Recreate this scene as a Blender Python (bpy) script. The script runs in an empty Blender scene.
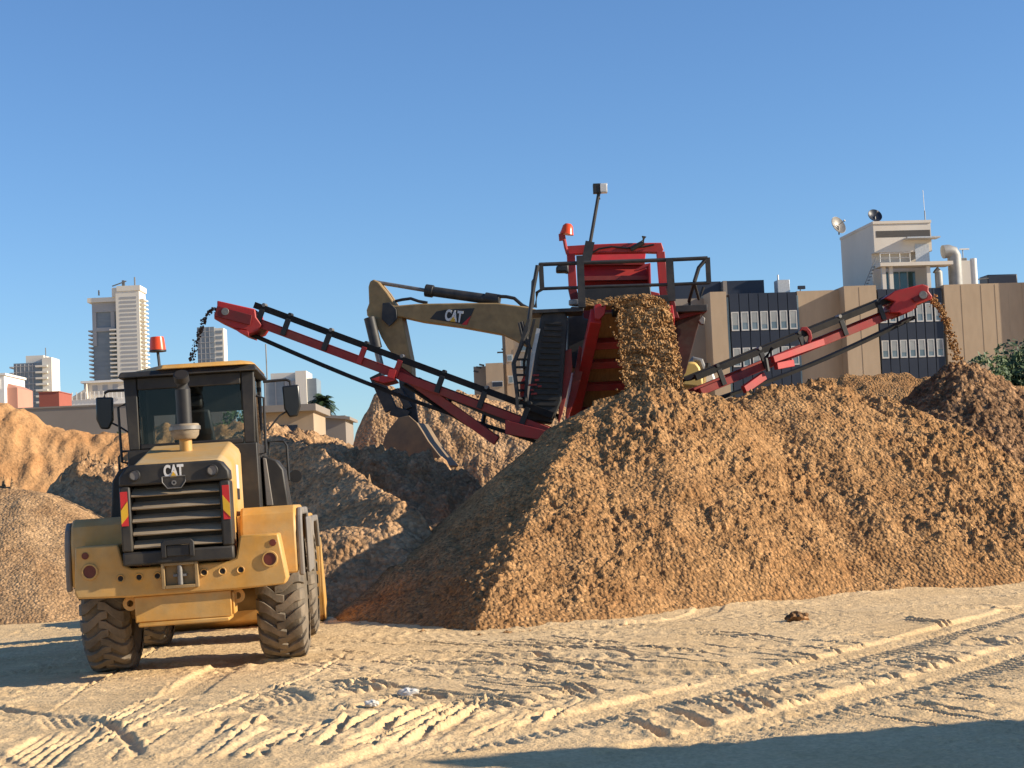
import bpy, math, random
import numpy as np
from mathutils import Vector, Matrix
random.seed(7); rng = np.random.default_rng(11)
rad = math.radians
scene = bpy.context.scene
COL = scene.collection

# ------------------------------------------------------------------ camera
FPX = 1700.0; RHO = rad(2.5); TH = math.atan(109 * math.cos(RHO) / FPX)
cR = Vector((1, 0, 0)); cF = Vector((0, math.cos(TH), math.sin(TH))); cU = Vector((0, -math.sin(TH), math.cos(TH)))
CAM = Vector((0, 0, 1.7))
def ray(px, py):
    u = float(px) - 512; v = 384 - float(py)
    return (u * math.cos(RHO) + v * math.sin(RHO)) * cR + (-u * math.sin(RHO) + v * math.cos(RHO)) * cU + FPX * cF
def at(px, py, Y):
    d = ray(px, py); return CAM + d * (float(Y) / d.y)
cam_d = bpy.data.cameras.new('camera'); cam = bpy.data.objects.new('camera', cam_d); COL.objects.link(cam)
r_ = cR * math.cos(RHO) - cU * math.sin(RHO); u_ = cR * math.sin(RHO) + cU * math.cos(RHO)
m = Matrix.Identity(4)
for i in range(3):
    m[i][0] = r_[i]; m[i][1] = u_[i]; m[i][2] = -cF[i]; m[i][3] = CAM[i]
cam.matrix_world = m
cam_d.sensor_width = 36; cam_d.lens = 36 * FPX / 1024; cam_d.clip_start = 0.2; cam_d.clip_end = 8000
scene.camera = cam

# ------------------------------------------------------------------ light
SUN_EL, SUN_AZ = rad(22.5), rad(-7)          # azimuth counted from +X towards +Y
sdir = Vector((math.cos(SUN_EL) * math.cos(SUN_AZ), math.cos(SUN_EL) * math.sin(SUN_AZ), math.sin(SUN_EL)))
sd = bpy.data.lights.new('sun', 'SUN'); sd.energy = 5.0; sd.angle = rad(0.53); sd.color = (1.0, 0.87, 0.68)
so = bpy.data.objects.new('sun', sd); COL.objects.link(so)
so.rotation_euler = (-sdir).to_track_quat('-Z', 'Y').to_euler()
w = bpy.data.worlds.new('World'); scene.world = w; w.use_nodes = True
nt = w.node_tree; bg = nt.nodes['Background']
sky = nt.nodes.new('ShaderNodeTexSky'); sky.sky_type = 'NISHITA'; sky.sun_disc = False
sky.sun_elevation = SUN_EL; sky.sun_rotation = math.pi / 2 - SUN_AZ
sky.air_density = 1.0; sky.dust_density = 0.0; sky.ozone_density = 4.0; sky.altitude = 0
tint = nt.nodes.new('ShaderNodeVectorMath'); tint.operation = 'MULTIPLY'; tint.inputs[1].default_value = (.80, .95, 1.12)   # clear dry air: a deeper blue
nt.links.new(sky.outputs[0], tint.inputs[0]); nt.links.new(tint.outputs[0], bg.inputs[0]); bg.inputs[1].default_value = 0.092
scene.view_settings.view_transform = 'Standard'; scene.view_settings.look = 'None'
scene.view_settings.exposure = 0.62; scene.view_settings.gamma = 1; scene.view_settings.use_curve_mapping = False
scene.render.engine = 'CYCLES'
scene.cycles.use_denoising = True
scene.cycles.max_bounces = 6; scene.cycles.transparent_max_bounces = 12

# ------------------------------------------------------------------ materials
def mat(name, c1, c2=None, rough=.6, metal=0., scale=3., detail=6, lo=.35, hi=.65, bump=0., bscale=30., spec=.4, c3=None, fine=0., fscale=60., stretch=None, chip=0., cscale=20.):
    m = bpy.data.materials.new(name); m.use_nodes = True
    t = m.node_tree; N = t.nodes; L = t.links; b = N['Principled BSDF']
    b.inputs['Roughness'].default_value = rough; b.inputs['Metallic'].default_value = metal
    b.inputs['Specular IOR Level'].default_value = spec
    co = N.new('ShaderNodeTexCoord'); src = co.outputs['Object']
    if stretch:
        mp = N.new('ShaderNodeMapping'); mp.inputs['Scale'].default_value = stretch; L.new(src, mp.inputs[0]); src = mp.outputs[0]
    if c2 is None: c2 = tuple(x * .82 for x in c1)
    n = N.new('ShaderNodeTexNoise'); n.inputs['Scale'].default_value = scale; n.inputs['Detail'].default_value = detail
    n.inputs['Roughness'].default_value = .62; L.new(src, n.inputs['Vector'])
    r = N.new('ShaderNodeValToRGB'); r.color_ramp.elements[0].position = lo; r.color_ramp.elements[1].position = hi
    r.color_ramp.elements[0].color = (*c1, 1); r.color_ramp.elements[1].color = (*c2, 1)
    if c3:
        e = r.color_ramp.elements.new((lo + hi) / 2); e.color = (*c3, 1)
    L.new(n.outputs['Fac'], r.inputs[0]); out = r.outputs[0]
    if fine:
        n2 = N.new('ShaderNodeTexNoise'); n2.inputs['Scale'].default_value = fscale; n2.inputs['Detail'].default_value = 3; L.new(src, n2.inputs['Vector'])
        mr = N.new('ShaderNodeMapRange'); mr.inputs[1].default_value = .3; mr.inputs[2].default_value = .7
        mr.inputs[3].default_value = 1 - fine; mr.inputs[4].default_value = 1 + fine; L.new(n2.outputs['Fac'], mr.inputs[0])
        mx = N.new('ShaderNodeVectorMath'); mx.operation = 'SCALE'; L.new(out, mx.inputs[0]); L.new(mr.outputs[0], mx.inputs['Scale']); out = mx.outputs[0]
    hgt = None
    if chip:      # loose stones and crumbs, each with its own tone
        for q, (sc_, k_) in enumerate(((cscale, chip), (cscale * 2.1, chip * .8))):
            vo = N.new('ShaderNodeTexVoronoi'); vo.inputs['Scale'].default_value = sc_; L.new(src, vo.inputs['Vector'])
            sp = N.new('ShaderNodeSeparateColor'); L.new(vo.outputs['Color'], sp.inputs[0])
            mr = N.new('ShaderNodeMapRange'); mr.inputs[3].default_value = 1 - k_; mr.inputs[4].default_value = 1 + k_; L.new(sp.outputs[0], mr.inputs[0])
            mx = N.new('ShaderNodeVectorMath'); mx.operation = 'SCALE'; L.new(out, mx.inputs[0]); L.new(mr.outputs[0], mx.inputs['Scale']); out = mx.outputs[0]
            if q == 0:
                ad = N.new('ShaderNodeMath'); ad.operation = 'MULTIPLY_ADD'; L.new(sp.outputs[1], ad.inputs[0]); ad.inputs[1].default_value = .5
                ng = N.new('ShaderNodeMath'); ng.operation = 'MULTIPLY'; ng.inputs[1].default_value = -1.1; L.new(vo.outputs['Distance'], ng.inputs[0]); L.new(ng.outputs[0], ad.inputs[2]); hgt = ad.outputs[0]
    L.new(out, b.inputs['Base Color'])
    if bump:
        n3 = N.new('ShaderNodeTexNoise'); n3.inputs['Scale'].default_value = bscale; n3.inputs['Detail'].default_value = 5; L.new(src, n3.inputs['Vector'])
        bp = N.new('ShaderNodeBump'); bp.inputs['Strength'].default_value = 1; bp.inputs['Distance'].default_value = bump
        if hgt is not None:
            sm_ = N.new('ShaderNodeMath'); sm_.operation = 'ADD'; L.new(n3.outputs['Fac'], sm_.inputs[0]); L.new(hgt, sm_.inputs[1]); L.new(sm_.outputs[0], bp.inputs['Height'])
        else: L.new(n3.outputs['Fac'], bp.inputs['Height'])
        L.new(bp.outputs[0], b.inputs['Normal'])
    return m

def glass(name, tint, refl=.9):
    m = bpy.data.materials.new(name); m.use_nodes = True; t = m.node_tree; N = t.nodes; L = t.links
    N.remove(N['Principled BSDF']); o = N['Material Output']
    a = N.new('ShaderNodeBsdfTransparent'); a.inputs[0].default_value = (*tint, 1)
    g = N.new('ShaderNodeBsdfGlossy'); g.inputs['Roughness'].default_value = .03; g.inputs[0].default_value = (refl, refl, refl, 1)
    f = N.new('ShaderNodeFresnel'); f.inputs[0].default_value = 1.45
    x = N.new('ShaderNodeMixShader'); L.new(f.outputs[0], x.inputs[0]); L.new(a.outputs[0], x.inputs[1]); L.new(g.outputs[0], x.inputs[2]); L.new(x.outputs[0], o.inputs[0])
    return m

M = {}
M['ground'] = mat('ground_sand', (.63, .435, .225), (.75, .545, .305), rough=.95, scale=.8, detail=9, lo=.3, hi=.7, bump=.012, bscale=38, spec=.1, fine=.14, fscale=30)
M['pile'] = mat('pile_sand', (.285, .147, .06), (.43, .247, .11), rough=.95, scale=1.6, detail=10, lo=.32, hi=.68, bump=.035, bscale=18, spec=.1, fine=.16, fscale=9, chip=.26, cscale=17)
M['bank'] = mat('bank_sand', (.42, .215, .09), (.55, .31, .14), rough=.95, scale=.9, detail=8, bump=.04, bscale=10, spec=.1, fine=.14, fscale=14)
M['gravelfine'] = mat('fine_gravel', (.32, .19, .095), (.45, .29, .155), rough=.95, scale=1.2, detail=8, bump=.02, bscale=24, spec=.1, fine=.1, fscale=26, chip=.26, cscale=19)
M['gravel'] = mat('brown_gravel', (.17, .09, .042), (.31, .18, .09), rough=.9, scale=3, detail=8, bump=.05, bscale=14, spec=.15, fine=.15, fscale=8, chip=.45, cscale=11)
M['clod'] = mat('clod_soil', (.34, .195, .095), (.49, .31, .17), rough=.95, scale=1.5, detail=8, bump=.05, bscale=12, spec=.1, fine=.12, fscale=10, chip=.2, cscale=11)
M['falling'] = mat('falling_sand', (.31, .165, .066), (.45, .265, .118), rough=.95, scale=5, detail=8, bump=.03, bscale=14, spec=.1, fine=.15, fscale=18, stretch=(.6, .6, 1.3), chip=.35, cscale=22)
M['darkgrit'] = mat('dark_grit', (.05, .035, .025), (.12, .085, .06), rough=.95, scale=9)
M['yellow'] = mat('yellow_paint_dusty', (.585, .295, .058), (.50, .335, .14), rough=.5, scale=2.2, detail=10, lo=.36, hi=.72, spec=.4, fine=.10, fscale=7, bump=.001, bscale=60)
M['hood'] = mat('hood_paint_dusty', (.50, .345, .165), (.55, .30, .075), rough=.55, scale=1.6, detail=9, lo=.4, hi=.66, spec=.35, fine=.05, fscale=14)
M['yellowex'] = mat('yellow_paint_worn', (.36, .235, .098), (.25, .165, .075), rough=.65, scale=2, detail=9, lo=.35, hi=.7, fine=.15, fscale=6)
M['paleyellow'] = mat('pale_yellow_paint', (.74, .48, .12), (.68, .48, .17), rough=.5, scale=2)
M['black'] = mat('black_plastic', (.018, .018, .019), (.045, .04, .034), rough=.5, scale=3, detail=8, lo=.4, hi=.8)
M['blackframe'] = mat('black_paint_dusty', (.022, .021, .02), (.075, .062, .046), rough=.55, scale=2.5, detail=9, lo=.42, hi=.8)
M['slat'] = mat('dusty_slat', (.34, .27, .185), (.22, .17, .115), rough=.8, scale=5, detail=8, stretch=(.6, 2, 4))
M['rubber'] = mat('tyre_rubber', (.10, .085, .065), (.25, .195, .135), rough=.85, scale=3, detail=9, lo=.35, hi=.75, spec=.25, bump=.004, bscale=40)
M['lug'] = mat('tyre_lug_rubber', (.11, .095, .075), (.28, .22, .155), rough=.8, scale=4, detail=9, lo=.35, hi=.75, spec=.25, bump=.003, bscale=40)
M['rim'] = mat('dusty_rim', (.42, .25, .07), (.36, .27, .16), rough=.7, scale=3)
M['greytrim'] = mat('grey_rubber_trim', (.16, .15, .14), (.24, .21, .175), rough=.7, scale=3)
M['steel'] = mat('grey_steel', (.16, .155, .15), (.27, .25, .22), rough=.5, metal=.4, scale=6)
M['darksteel'] = mat('dark_steel', (.025, .027, .03), (.06, .055, .05), rough=.55, scale=4, metal=.2)
M['galv'] = mat('galvanised_metal', (.42, .42, .42), (.55, .55, .54), rough=.45, metal=.6, scale=8)
M['red'] = mat('red_paint', (.44, .02, .022), (.33, .05, .036), rough=.5, scale=2.2, detail=10, lo=.36, hi=.74, fine=.08, fscale=7)
M['redworn'] = mat('red_paint_dusty', (.31, .02, .02), (.24, .065, .042), rough=.6, scale=2, detail=9, lo=.35, hi=.75, fine=.12, fscale=6)
M['reddeep'] = mat('red_paint_shaded', (.17, .010, .014), (.12, .018, .016), rough=.6, scale=2, detail=9)  # darker copy of the red, with shade put into its colour
M['belt'] = mat('conveyor_rubber', (.012, .012, .013), (.028, .025, .022), rough=.75, scale=4, spec=.2)
M['beltbrown'] = mat('sandy_belt', (.38, .20, .082), (.47, .27, .115), rough=.85, scale=4, detail=8, stretch=(6, 1, .6), fine=.12, fscale=10)
M['lensred'] = mat('red_lens', (.13, .022, .014), (.16, .035, .02), rough=.3, scale=9)
M['hole'] = mat('dark_hole', (.02, .015, .012), rough=.8)
M['orange'] = mat('orange_beacon', (.80, .09, .02), (.70, .07, .02), rough=.3, scale=4)
M['white'] = mat('white_paint', (.78, .76, .72), (.70, .67, .62), rough=.6)
M['decalwhite'] = mat('decal_white', (.74, .72, .68), (.66, .63, .58), rough=.5)
M['decalred'] = mat('decal_red', (.62, .03, .03), rough=.5)
M['decalyellow'] = mat('decal_yellow', (.78, .45, .03), rough=.5)
M['chrome'] = mat('lamp_glass', (.30, .30, .30), (.4, .4, .4), rough=.2, metal=.7)
M['lampwhite'] = mat('lamp_face', (.75, .75, .72), rough=.25)
M['mirror'] = mat('mirror_back', (.012, .013, .014), (.025, .025, .024), rough=.3, spec=.5)
M['cabglass'] = glass('cab_glass', (.80, .83, .83), .5)
M['concrete'] = mat('tan_concrete', (.43, .325, .225), (.37, .275, .185), rough=.9, scale=.12, detail=9, lo=.3, hi=.7, stretch=(1.6, 1.6, .5), fine=.05, fscale=1.4)
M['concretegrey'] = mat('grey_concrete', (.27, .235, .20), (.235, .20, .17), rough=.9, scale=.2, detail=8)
M['whitewall'] = mat('white_render', (.66, .60, .52), (.58, .525, .45), rough=.9, scale=.2, detail=8, stretch=(1, 1, .5))
M['navy'] = mat('navy_cladding', (.012, .018, .035), (.02, .027, .045), rough=.45, scale=.3)
M['winframe'] = mat('window_frame_white', (.50, .50, .49), rough=.6)
M['winglass'] = mat('window_glass', (.10, .135, .155), (.17, .21, .23), rough=.12, scale=.35, spec=.8, lo=.4, hi=.6)
M['greenglass'] = mat('green_glass', (.03, .07, .065), (.05, .10, .09), rough=.1, scale=.4, spec=.8)
M['louvre'] = mat('dark_louvre', (.055, .05, .046), (.085, .076, .068), rough=.7, scale=1, stretch=(1, 1, 30))
M['towerglass'] = mat('tower_glass_hazed', (.17, .20, .235), (.23, .26, .285), rough=.3, scale=.05, stretch=(1, 1, 6))  # paled so that distance haze is part of the colour
M['towerwhite'] = mat('tower_white', (.72, .68, .60), (.66, .61, .53), rough=.8, scale=.03)
M['towergrey'] = mat('tower_grey_hazed', (.33, .335, .345), (.38, .38, .385), rough=.7, scale=.04)  # lightened as well, haze mixed into the grey
M['terracotta'] = mat('terracotta_render', (.34, .10, .07), (.30, .09, .065), rough=.9, scale=.2)
M['pinkwall'] = mat('pink_render', (.52, .26, .19), (.46, .23, .17), rough=.9, scale=.2)
M['leaf'] = mat('leaf_green', (.035, .065, .020), (.075, .115, .035), rough=.6, scale=1.2, detail=4, fine=.3, fscale=4)
M['leafdark'] = mat('leaf_dark', (.022, .045, .016), (.05, .082, .028), rough=.6, scale=1.2, detail=4, fine=.3, fscale=4)
M['bark'] = mat('bark', (.10, .07, .05), (.16, .12, .085), rough=.9, scale=6)
M['stone'] = mat('pale_stone', (.62, .60, .56), (.5, .47, .42), rough=.8, scale=20)

# ------------------------------------------------------------------ mesh builder
class MB:
    def __init__(s): s.v = []; s.f = []
    def add(s, vs, fs):
        o = len(s.v); s.v += [tuple(v) for v in vs]; s.f += [tuple(i + o for i in f) for f in fs]; return s
    def box(s, x0, x1, y0, y1, z0, z1):
        return s.add([(x0, y0, z0), (x1, y0, z0), (x1, y1, z0), (x0, y1, z0), (x0, y0, z1), (x1, y0, z1), (x1, y1, z1), (x0, y1, z1)],
                     [(3, 2, 1, 0), (4, 5, 6, 7), (0, 1, 5, 4), (1, 2, 6, 5), (2, 3, 7, 6), (3, 0, 4, 7)])
    def ext(s, pts, vec):
        n = len(pts); vec = Vector(vec); a = [Vector(p) for p in pts]; b = [p + vec for p in a]
        nrm = Vector((0, 0, 0))
        for i in range(n): nrm += a[i].cross(a[(i + 1) % n])
        if nrm.dot(vec) > 0: a.reverse(); b.reverse()
        fs = [tuple(range(n)), tuple(range(2 * n - 1, n - 1, -1))] + [(i, i + n, (i + 1) % n + n, (i + 1) % n) for i in range(n)]
        return s.add(a + b, fs)
    def loft(s, A, B):
        n = len(A); fs = [tuple(range(n)), tuple(range(2 * n - 1, n - 1, -1))] + [(i, i + n, (i + 1) % n + n, (i + 1) % n) for i in range(n)]
        return s.add(list(A) + list(B), fs)
    def bar(s, p, q, w_, h_=None, up=(0, 0, 1)):
        h_ = h_ or w_; p = Vector(p); q = Vector(q); d = (q - p).normalized(); up = Vector(up)
        if abs(d.dot(up)) > .98: up = Vector((0, 1, 0))
        sx = d.cross(up).normalized(); sz = sx.cross(d).normalized()
        c = [(-1, -1), (1, -1), (1, 1), (-1, 1)]
        return s.loft([p + sx * a * w_ / 2 + sz * b * h_ / 2 for a, b in c], [q + sx * a * w_ / 2 + sz * b * h_ / 2 for a, b in c])
    def tube(s, pts, r, n=8, r2=None):
        pts = [Vector(p) for p in pts]; rings = []; m_ = len(pts)
        up = Vector((0.013, .021, 1)).normalized()
        for i, p in enumerate(pts):
            d = (pts[min(i + 1, m_ - 1)] - pts[max(i - 1, 0)]).normalized()
            u = up if abs(d.dot(up)) < .95 else Vector((1, 0, 0))
            sx = d.cross(u).normalized(); sz = sx.cross(d)
            rr = r if r2 is None else r + (r2 - r) * i / (m_ - 1)
            rings.append([p + sx * math.cos(2 * math.pi * k / n) * rr + sz * math.sin(2 * math.pi * k / n) * rr for k in range(n)])
        vs = [v for rg in rings for v in rg]; fs = []
        for i in range(m_ - 1):
            for k in range(n): fs.append((i * n + k, i * n + (k + 1) % n, (i + 1) * n + (k + 1) % n, (i + 1) * n + k))
        fs.append(tuple(range(n - 1, -1, -1))); fs.append(tuple((m_ - 1) * n + k for k in range(n)))
        return s.add(vs, fs)
    def lathe(s, prof, axis=(1, 0, 0), c=(0, 0, 0), n=48):
        # prof: (along axis, radius)
        ax = Vector(axis).normalized(); u = Vector((0, 0, 1)) if abs(ax.z) < .9 else Vector((0, 1, 0)); sx = ax.cross(u).normalized(); sz = sx.cross(ax); c = Vector(c)
        vs = []; fs = []; m_ = len(prof)
        for a, r in prof:
            for k in range(n):
                t = 2 * math.pi * k / n; vs.append(c + ax * a + (sx * math.cos(t) + sz * math.sin(t)) * r)
        for i in range(m_ - 1):
            for k in range(n): fs.append((i * n + k, (i + 1) * n + k, (i + 1) * n + (k + 1) % n, i * n + (k + 1) % n))
        return s.add(vs, fs)
    def disc(s, c, nrm, r, h=.01, n=20):
        c = Vector(c); nrm = Vector(nrm).normalized(); return s.tube([c, c + nrm * h], r, n)
    def build(s, name, m_, parent=None, bevel=0, off=None, loc=None, sharp=35):
        me = bpy.data.meshes.new(name)
        vs = s.v
        if off is not None: vs = [(v[0] - off[0], v[1] - off[1], v[2] - off[2]) for v in vs]
        me.from_pydata(vs, [], s.f); me.update()
        me.shade_smooth(); me.set_sharp_from_angle(angle=rad(sharp))
        me.materials.append(m_)
        o = bpy.data.objects.new(name, me); COL.objects.link(o)
        if parent: o.parent = parent
        if loc is not None: o.location = loc
        if bevel:
            b = o.modifiers.new('bevel', 'BEVEL'); b.width = bevel; b.segments = 2; b.limit_method = 'ANGLE'; b.angle_limit = rad(40)
        return o

def tag(o, label, cat, group=None, kind=None):
    if label: o['label'] = label
    if cat: o['category'] = cat
    if group: o['group'] = group
    if kind: o['kind'] = kind
    return o
def empty(name, loc, label, cat, group=None):
    o = bpy.data.objects.new(name, None); o.empty_display_size = .3; o.location = loc; COL.objects.link(o)
    return tag(o, label, cat, group)
def text_mesh(body, size, thick=.01, fat=.02):
    c = bpy.data.curves.new('lettering', 'FONT'); c.body = body; c.size = size; c.extrude = thick; c.offset = fat * size
    c.align_x = 'CENTER'; c.align_y = 'CENTER'
    o = bpy.data.objects.new('tmp', c); COL.objects.link(o)
    bpy.context.view_layer.update()
    me = bpy.data.meshes.new_from_object(o.evaluated_get(bpy.context.evaluated_depsgraph_get()))
    bpy.data.objects.remove(o); return me

# ------------------------------------------------------------------ noise
_p = np.random.default_rng(3).permutation(4096)
_g = np.random.default_rng(4).uniform(0, 2 * np.pi, 4096)
def _h(ix, iy): return _p[(_p[ix & 4095] + iy) & 4095]
def perlin(x, y):
    x0 = np.floor(x).astype(int); y0 = np.floor(y).astype(int); fx = x - x0; fy = y - y0
    u = fx * fx * fx * (fx * (fx * 6 - 15) + 10); v = fy * fy * fy * (fy * (fy * 6 - 15) + 10)
    def gr(i, j, dx, dy):
        a = _g[_h(i, j)]; return np.cos(a) * dx + np.sin(a) * dy
    a = gr(x0, y0, fx, fy); b = gr(x0 + 1, y0, fx - 1, fy); c = gr(x0, y0 + 1, fx, fy - 1); d = gr(x0 + 1, y0 + 1, fx - 1, fy - 1)
    return (a * (1 - u) + b * u) * (1 - v) + (c * (1 - u) + d * u) * v
def fbm(x, y, o=4, g=.5):
    s = 0; a = 1; f = 1
    for k in range(o): s = s + a * perlin(x * f + 17.3 * k, y * f - 9.1 * k); a *= g; f *= 2.03
    return s
_r1 = np.random.default_rng(5).random(4096); _r2 = np.random.default_rng(6).random(4096); _r3 = np.random.default_rng(8).random(4096)
def clods(x, y, dens=.6):
    """rounded lumps, 0..1"""
    x0 = np.floor(x).astype(int); y0 = np.floor(y).astype(int); out = np.zeros_like(x)
    for i in (-1, 0, 1):
        for j in (-1, 0, 1):
            h = _h(x0 + i, y0 + j); px = x0 + i + _r1[h]; py = y0 + j + _r2[h]; am = _r3[h]
            rr = .25 + .5 * am
            d = np.sqrt((x - px) ** 2 + (y - py) ** 2) / rr
            tx = _r1[(h * 7 + 3) & 4095] - .5; ty = _r2[(h * 5 + 1) & 4095] - .5
            ang = np.arctan2(y - py, x - px); d = d * (1 + .22 * np.sin(3 * ang + 40 * am) + .12 * np.sin(5 * ang + 90 * am))
            top = np.clip((1 - d) * 2.6, 0, 1) * (.75 + 1.1 * (tx * (x - px) + ty * (y - py)) / rr)
            hh = np.where(am < dens, 0, rr * np.clip(top, 0, None))
            out = np.maximum(out, hh)
    return out

def grid_mesh(name, xs, ys, Z, m_, keep=None):
    nx, ny = len(xs), len(ys); X, Y = np.meshgrid(xs, ys); V = np.stack([X, Y, Z], -1).reshape(-1, 3)
    idx = np.arange(nx * ny).reshape(ny, nx)
    F = np.stack([idx[:-1, :-1], idx[:-1, 1:], idx[1:, 1:], idx[1:, :-1]], -1).reshape(-1, 4)
    if keep is not None:
        k = keep.reshape(-1); mk = k[F].any(1); F = F[mk]
        used = np.zeros(len(V), bool); used[F] = True; mp = np.cumsum(used) - 1; V = V[used]; F = mp[F]
    me = bpy.data.meshes.new(name); me.vertices.add(len(V)); me.vertices.foreach_set('co', V.astype(np.float32).ravel())
    me.loops.add(F.size); me.loops.foreach_set('vertex_index', F.astype(np.int32).ravel())
    me.polygons.add(len(F)); me.polygons.foreach_set('loop_start', np.arange(0, F.size, 4, dtype=np.int32))
    me.polygons.foreach_set('use_smooth', np.ones(len(F), bool)); me.update(calc_edges=True); me.validate()
    me.materials.append(m_)
    o = bpy.data.objects.new(name, me); COL.objects.link(o); return o

# ------------------------------------------------------------------ ground (one sheet)
LX, LY = -3.47, 18.47          # loader rear axle on the ground
PSI, ROLL = rad(4.6), rad(1.5)
def base_ground(x, y):
    t = np.clip(x - (LX + 1.6), -9, 0) * .026
    t = t + .026 * 1.6
    t = t * np.clip((28 - y) / 5, 0, 1) * np.clip((y + 30) / 30, 0, 1)
    return t + .0
def arc_track(h, X, Y, p, q, bend, hw, depth, pitch, kind):
    """press one tyre or track print into the sheet along an arc from p to q"""
    h0 = h; gx_ = X[0]; gy_ = Y[:, 0]; mg = abs(bend) + hw + .45
    i0, i1 = np.searchsorted(gx_, (min(p[0], q[0]) - mg, max(p[0], q[0]) + mg)); j0, j1 = np.searchsorted(gy_, (min(p[1], q[1]) - mg, max(p[1], q[1]) + mg))
    if i1 <= i0 or j1 <= j0: return h
    sl = (slice(j0, j1), slice(i0, i1)); h = h[sl]; X = X[sl]; Y = Y[sl]
    p = np.array(p, float); q = np.array(q, float); d = q - p; L = np.hypot(*d); t = d / L; n = np.array([-t[1], t[0]])
    a = (X - p[0]) * t[0] + (Y - p[1]) * t[1]; b = (X - p[0]) * n[0] + (Y - p[1]) * n[1]
    b = b - bend * 4 * (a / L) * (1 - a / L)
    wob = .012 * np.sin(a * 1.3 + p[0]) ; b = b + wob
    fe = max(.4, .22 * L) if hw < .1 else .4; ends = np.clip(a / fe, 0, 1) * np.clip((L - a) / fe, 0, 1)
    s = np.abs(b) / hw
    inside = np.clip((1.02 - s) / (.22 if hw > .1 else .5), 0, 1) * ends
    berm = np.exp(-((np.abs(b) - hw * 1.12) / (.03 + .1 * hw)) ** 2) * ends * (.8 + .4 * np.clip(perlin(a * 1.7, b * 3), -1, 1))
    if kind == 'chev': ph = (a + np.abs(b) * .7) / pitch
    elif kind == 'bar': ph = a / pitch
    elif kind == 'rib': ph = b / pitch
    else: ph = a * 0
    lug = (np.clip(np.sin(2 * np.pi * ph) * 2.2, -1, 1) * .5) if kind != 'flat' else 0
    if kind == 'chev': lug = np.where(s < .12, -.3, lug)
    newh = -depth + lug * depth * .8 + .004 * perlin(X * 9, Y * 9)
    h0[sl] = h * (1 - inside) + newh * inside + berm * depth * np.clip(.45 - hw, .08, .42)
    return h0
def ground_h(X, Y):
    h = .03 * fbm(X * .35, Y * .35, 3) + .006 * fbm(X * 1.7, Y * 1.7, 3)
    # old smeared ruts running across the yard
    for ang, sx, sy, am in ((.10, .10, 3.4, .012), (-.22, .12, 4.6, .012), (.62, .12, 3.6, .009), (-.5, .15, 5.2, .012)):
        u = X * math.cos(ang) + Y * math.sin(ang); v = -X * math.sin(ang) + Y * math.cos(ang)
        r = perlin(u * sx + 7, v * sy + 3 + .3 * perlin(u * .4, v * .4)); r = np.clip(1 - np.abs(r) * 2.6, 0, 1) ** 2
        h = h + am * r * np.clip(.5 + 1.6 * perlin(u * .22 + 40, v * .3), 0, 1.3)
    for ang, sx, sy, am in ((-.55, .35, 9., .007), (.5, .3, 11., .006), (-.2, .5, 13., .006), (1.0, .35, 9., .004)):   # fine drag marks
        u = X * math.cos(ang) + Y * math.sin(ang); v = -X * math.sin(ang) + Y * math.cos(ang)
        h = h + am * perlin(u * sx + 3, v * sy + 1.5 * perlin(u * .3, v * .5)) * np.clip(.4 + 2.2 * perlin(u * .3 + 11 * ang, v * .45 + 5), 0, 1.6)
    T = []
    r = np.random.default_rng(21)
    for k in range(14):   # faint crossing prints
        x0 = r.uniform(-7, 6); y0 = r.uniform(10, 21); an = r.choice([r.normal(.25, .25), r.normal(-.35, .3), r.normal(1.1, .25)]); L = r.uniform(2.5, 8)
        T.append(((x0, y0), (x0 + L * math.cos(an), y0 + L * math.sin(an)), r.normal(0, .35), r.uniform(.15, .27), r.uniform(.008, .02), r.uniform(.11, .2), r.choice(['chev', 'bar', 'rib', 'bar'])))
    def gp(px, py):
        d = ray(px, py); q = CAM + d * (-CAM.z / d.z); return (q.x, q.y)
    def tp(a, b, bend, hw, dp, pt, kd): T.append((gp(*a), gp(*b), bend, hw, dp, pt, kd))
    r = np.random.default_rng(5)
    # worn ruts crossing the yard in front of the heaps
    for a, b in (((310, 684), (575, 714)), ((330, 688), (560, 716)), ((450, 683), (610, 702)), ((480, 662), (640, 684)), ((500, 655), (650, 676)), ((560, 690), (600, 704)),
                 ((350, 664), (520, 672)), ((620, 655), (700, 662)), ((800, 650), (900, 640)), ((850, 668), (1010, 690)), ((890, 660), (1024, 676)), ((960, 640), (1040, 650)), ((860, 690), (960, 704)),
                 ((700, 640), (800, 650)), ((540, 640), (640, 650)), ((400, 648), (520, 655)), ((900, 622), (1010, 632)), ((745, 664), (850, 676)), ((770, 656), (880, 668))):
        for q in range(3):
            o = r.normal(0, 4.0); k = r.uniform(-.1, .1)
            a2 = (a[0] + (b[0] - a[0]) * max(0, k), a[1] + o + (b[1] - a[1]) * max(0, k)); b2 = (b[0] + (b[0] - a[0]) * min(0, k), b[1] + o + (b[1] - a[1]) * min(0, k))
            tp(a2, b2, r.normal(0, .1), r.uniform(.025, .045), r.uniform(.025, .045), .2, 'flat')
    for k in range(70):     # long thin scores left by passing wheels
        x = r.uniform(230, 980); y = r.uniform(640, 712); Lp = r.uniform(90, 240); sl_ = r.normal(.075, .05) if x < 700 else r.normal(.10, .05)
        tp((x, y), (x + Lp, y + Lp * sl_), r.normal(0, .1), r.uniform(.018, .034), r.uniform(.016, .032), .2, 'flat')
    for k in range(30):
        x = r.uniform(0, 420); y = r.uniform(690, 765); Lp = r.uniform(50, 130); sl_ = r.normal(-.45, .12)
        tp((x, y), (x + Lp, y + Lp * sl_), r.normal(0, .06), r.uniform(.015, .03), r.uniform(.012, .025), .2, 'flat')
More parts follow.
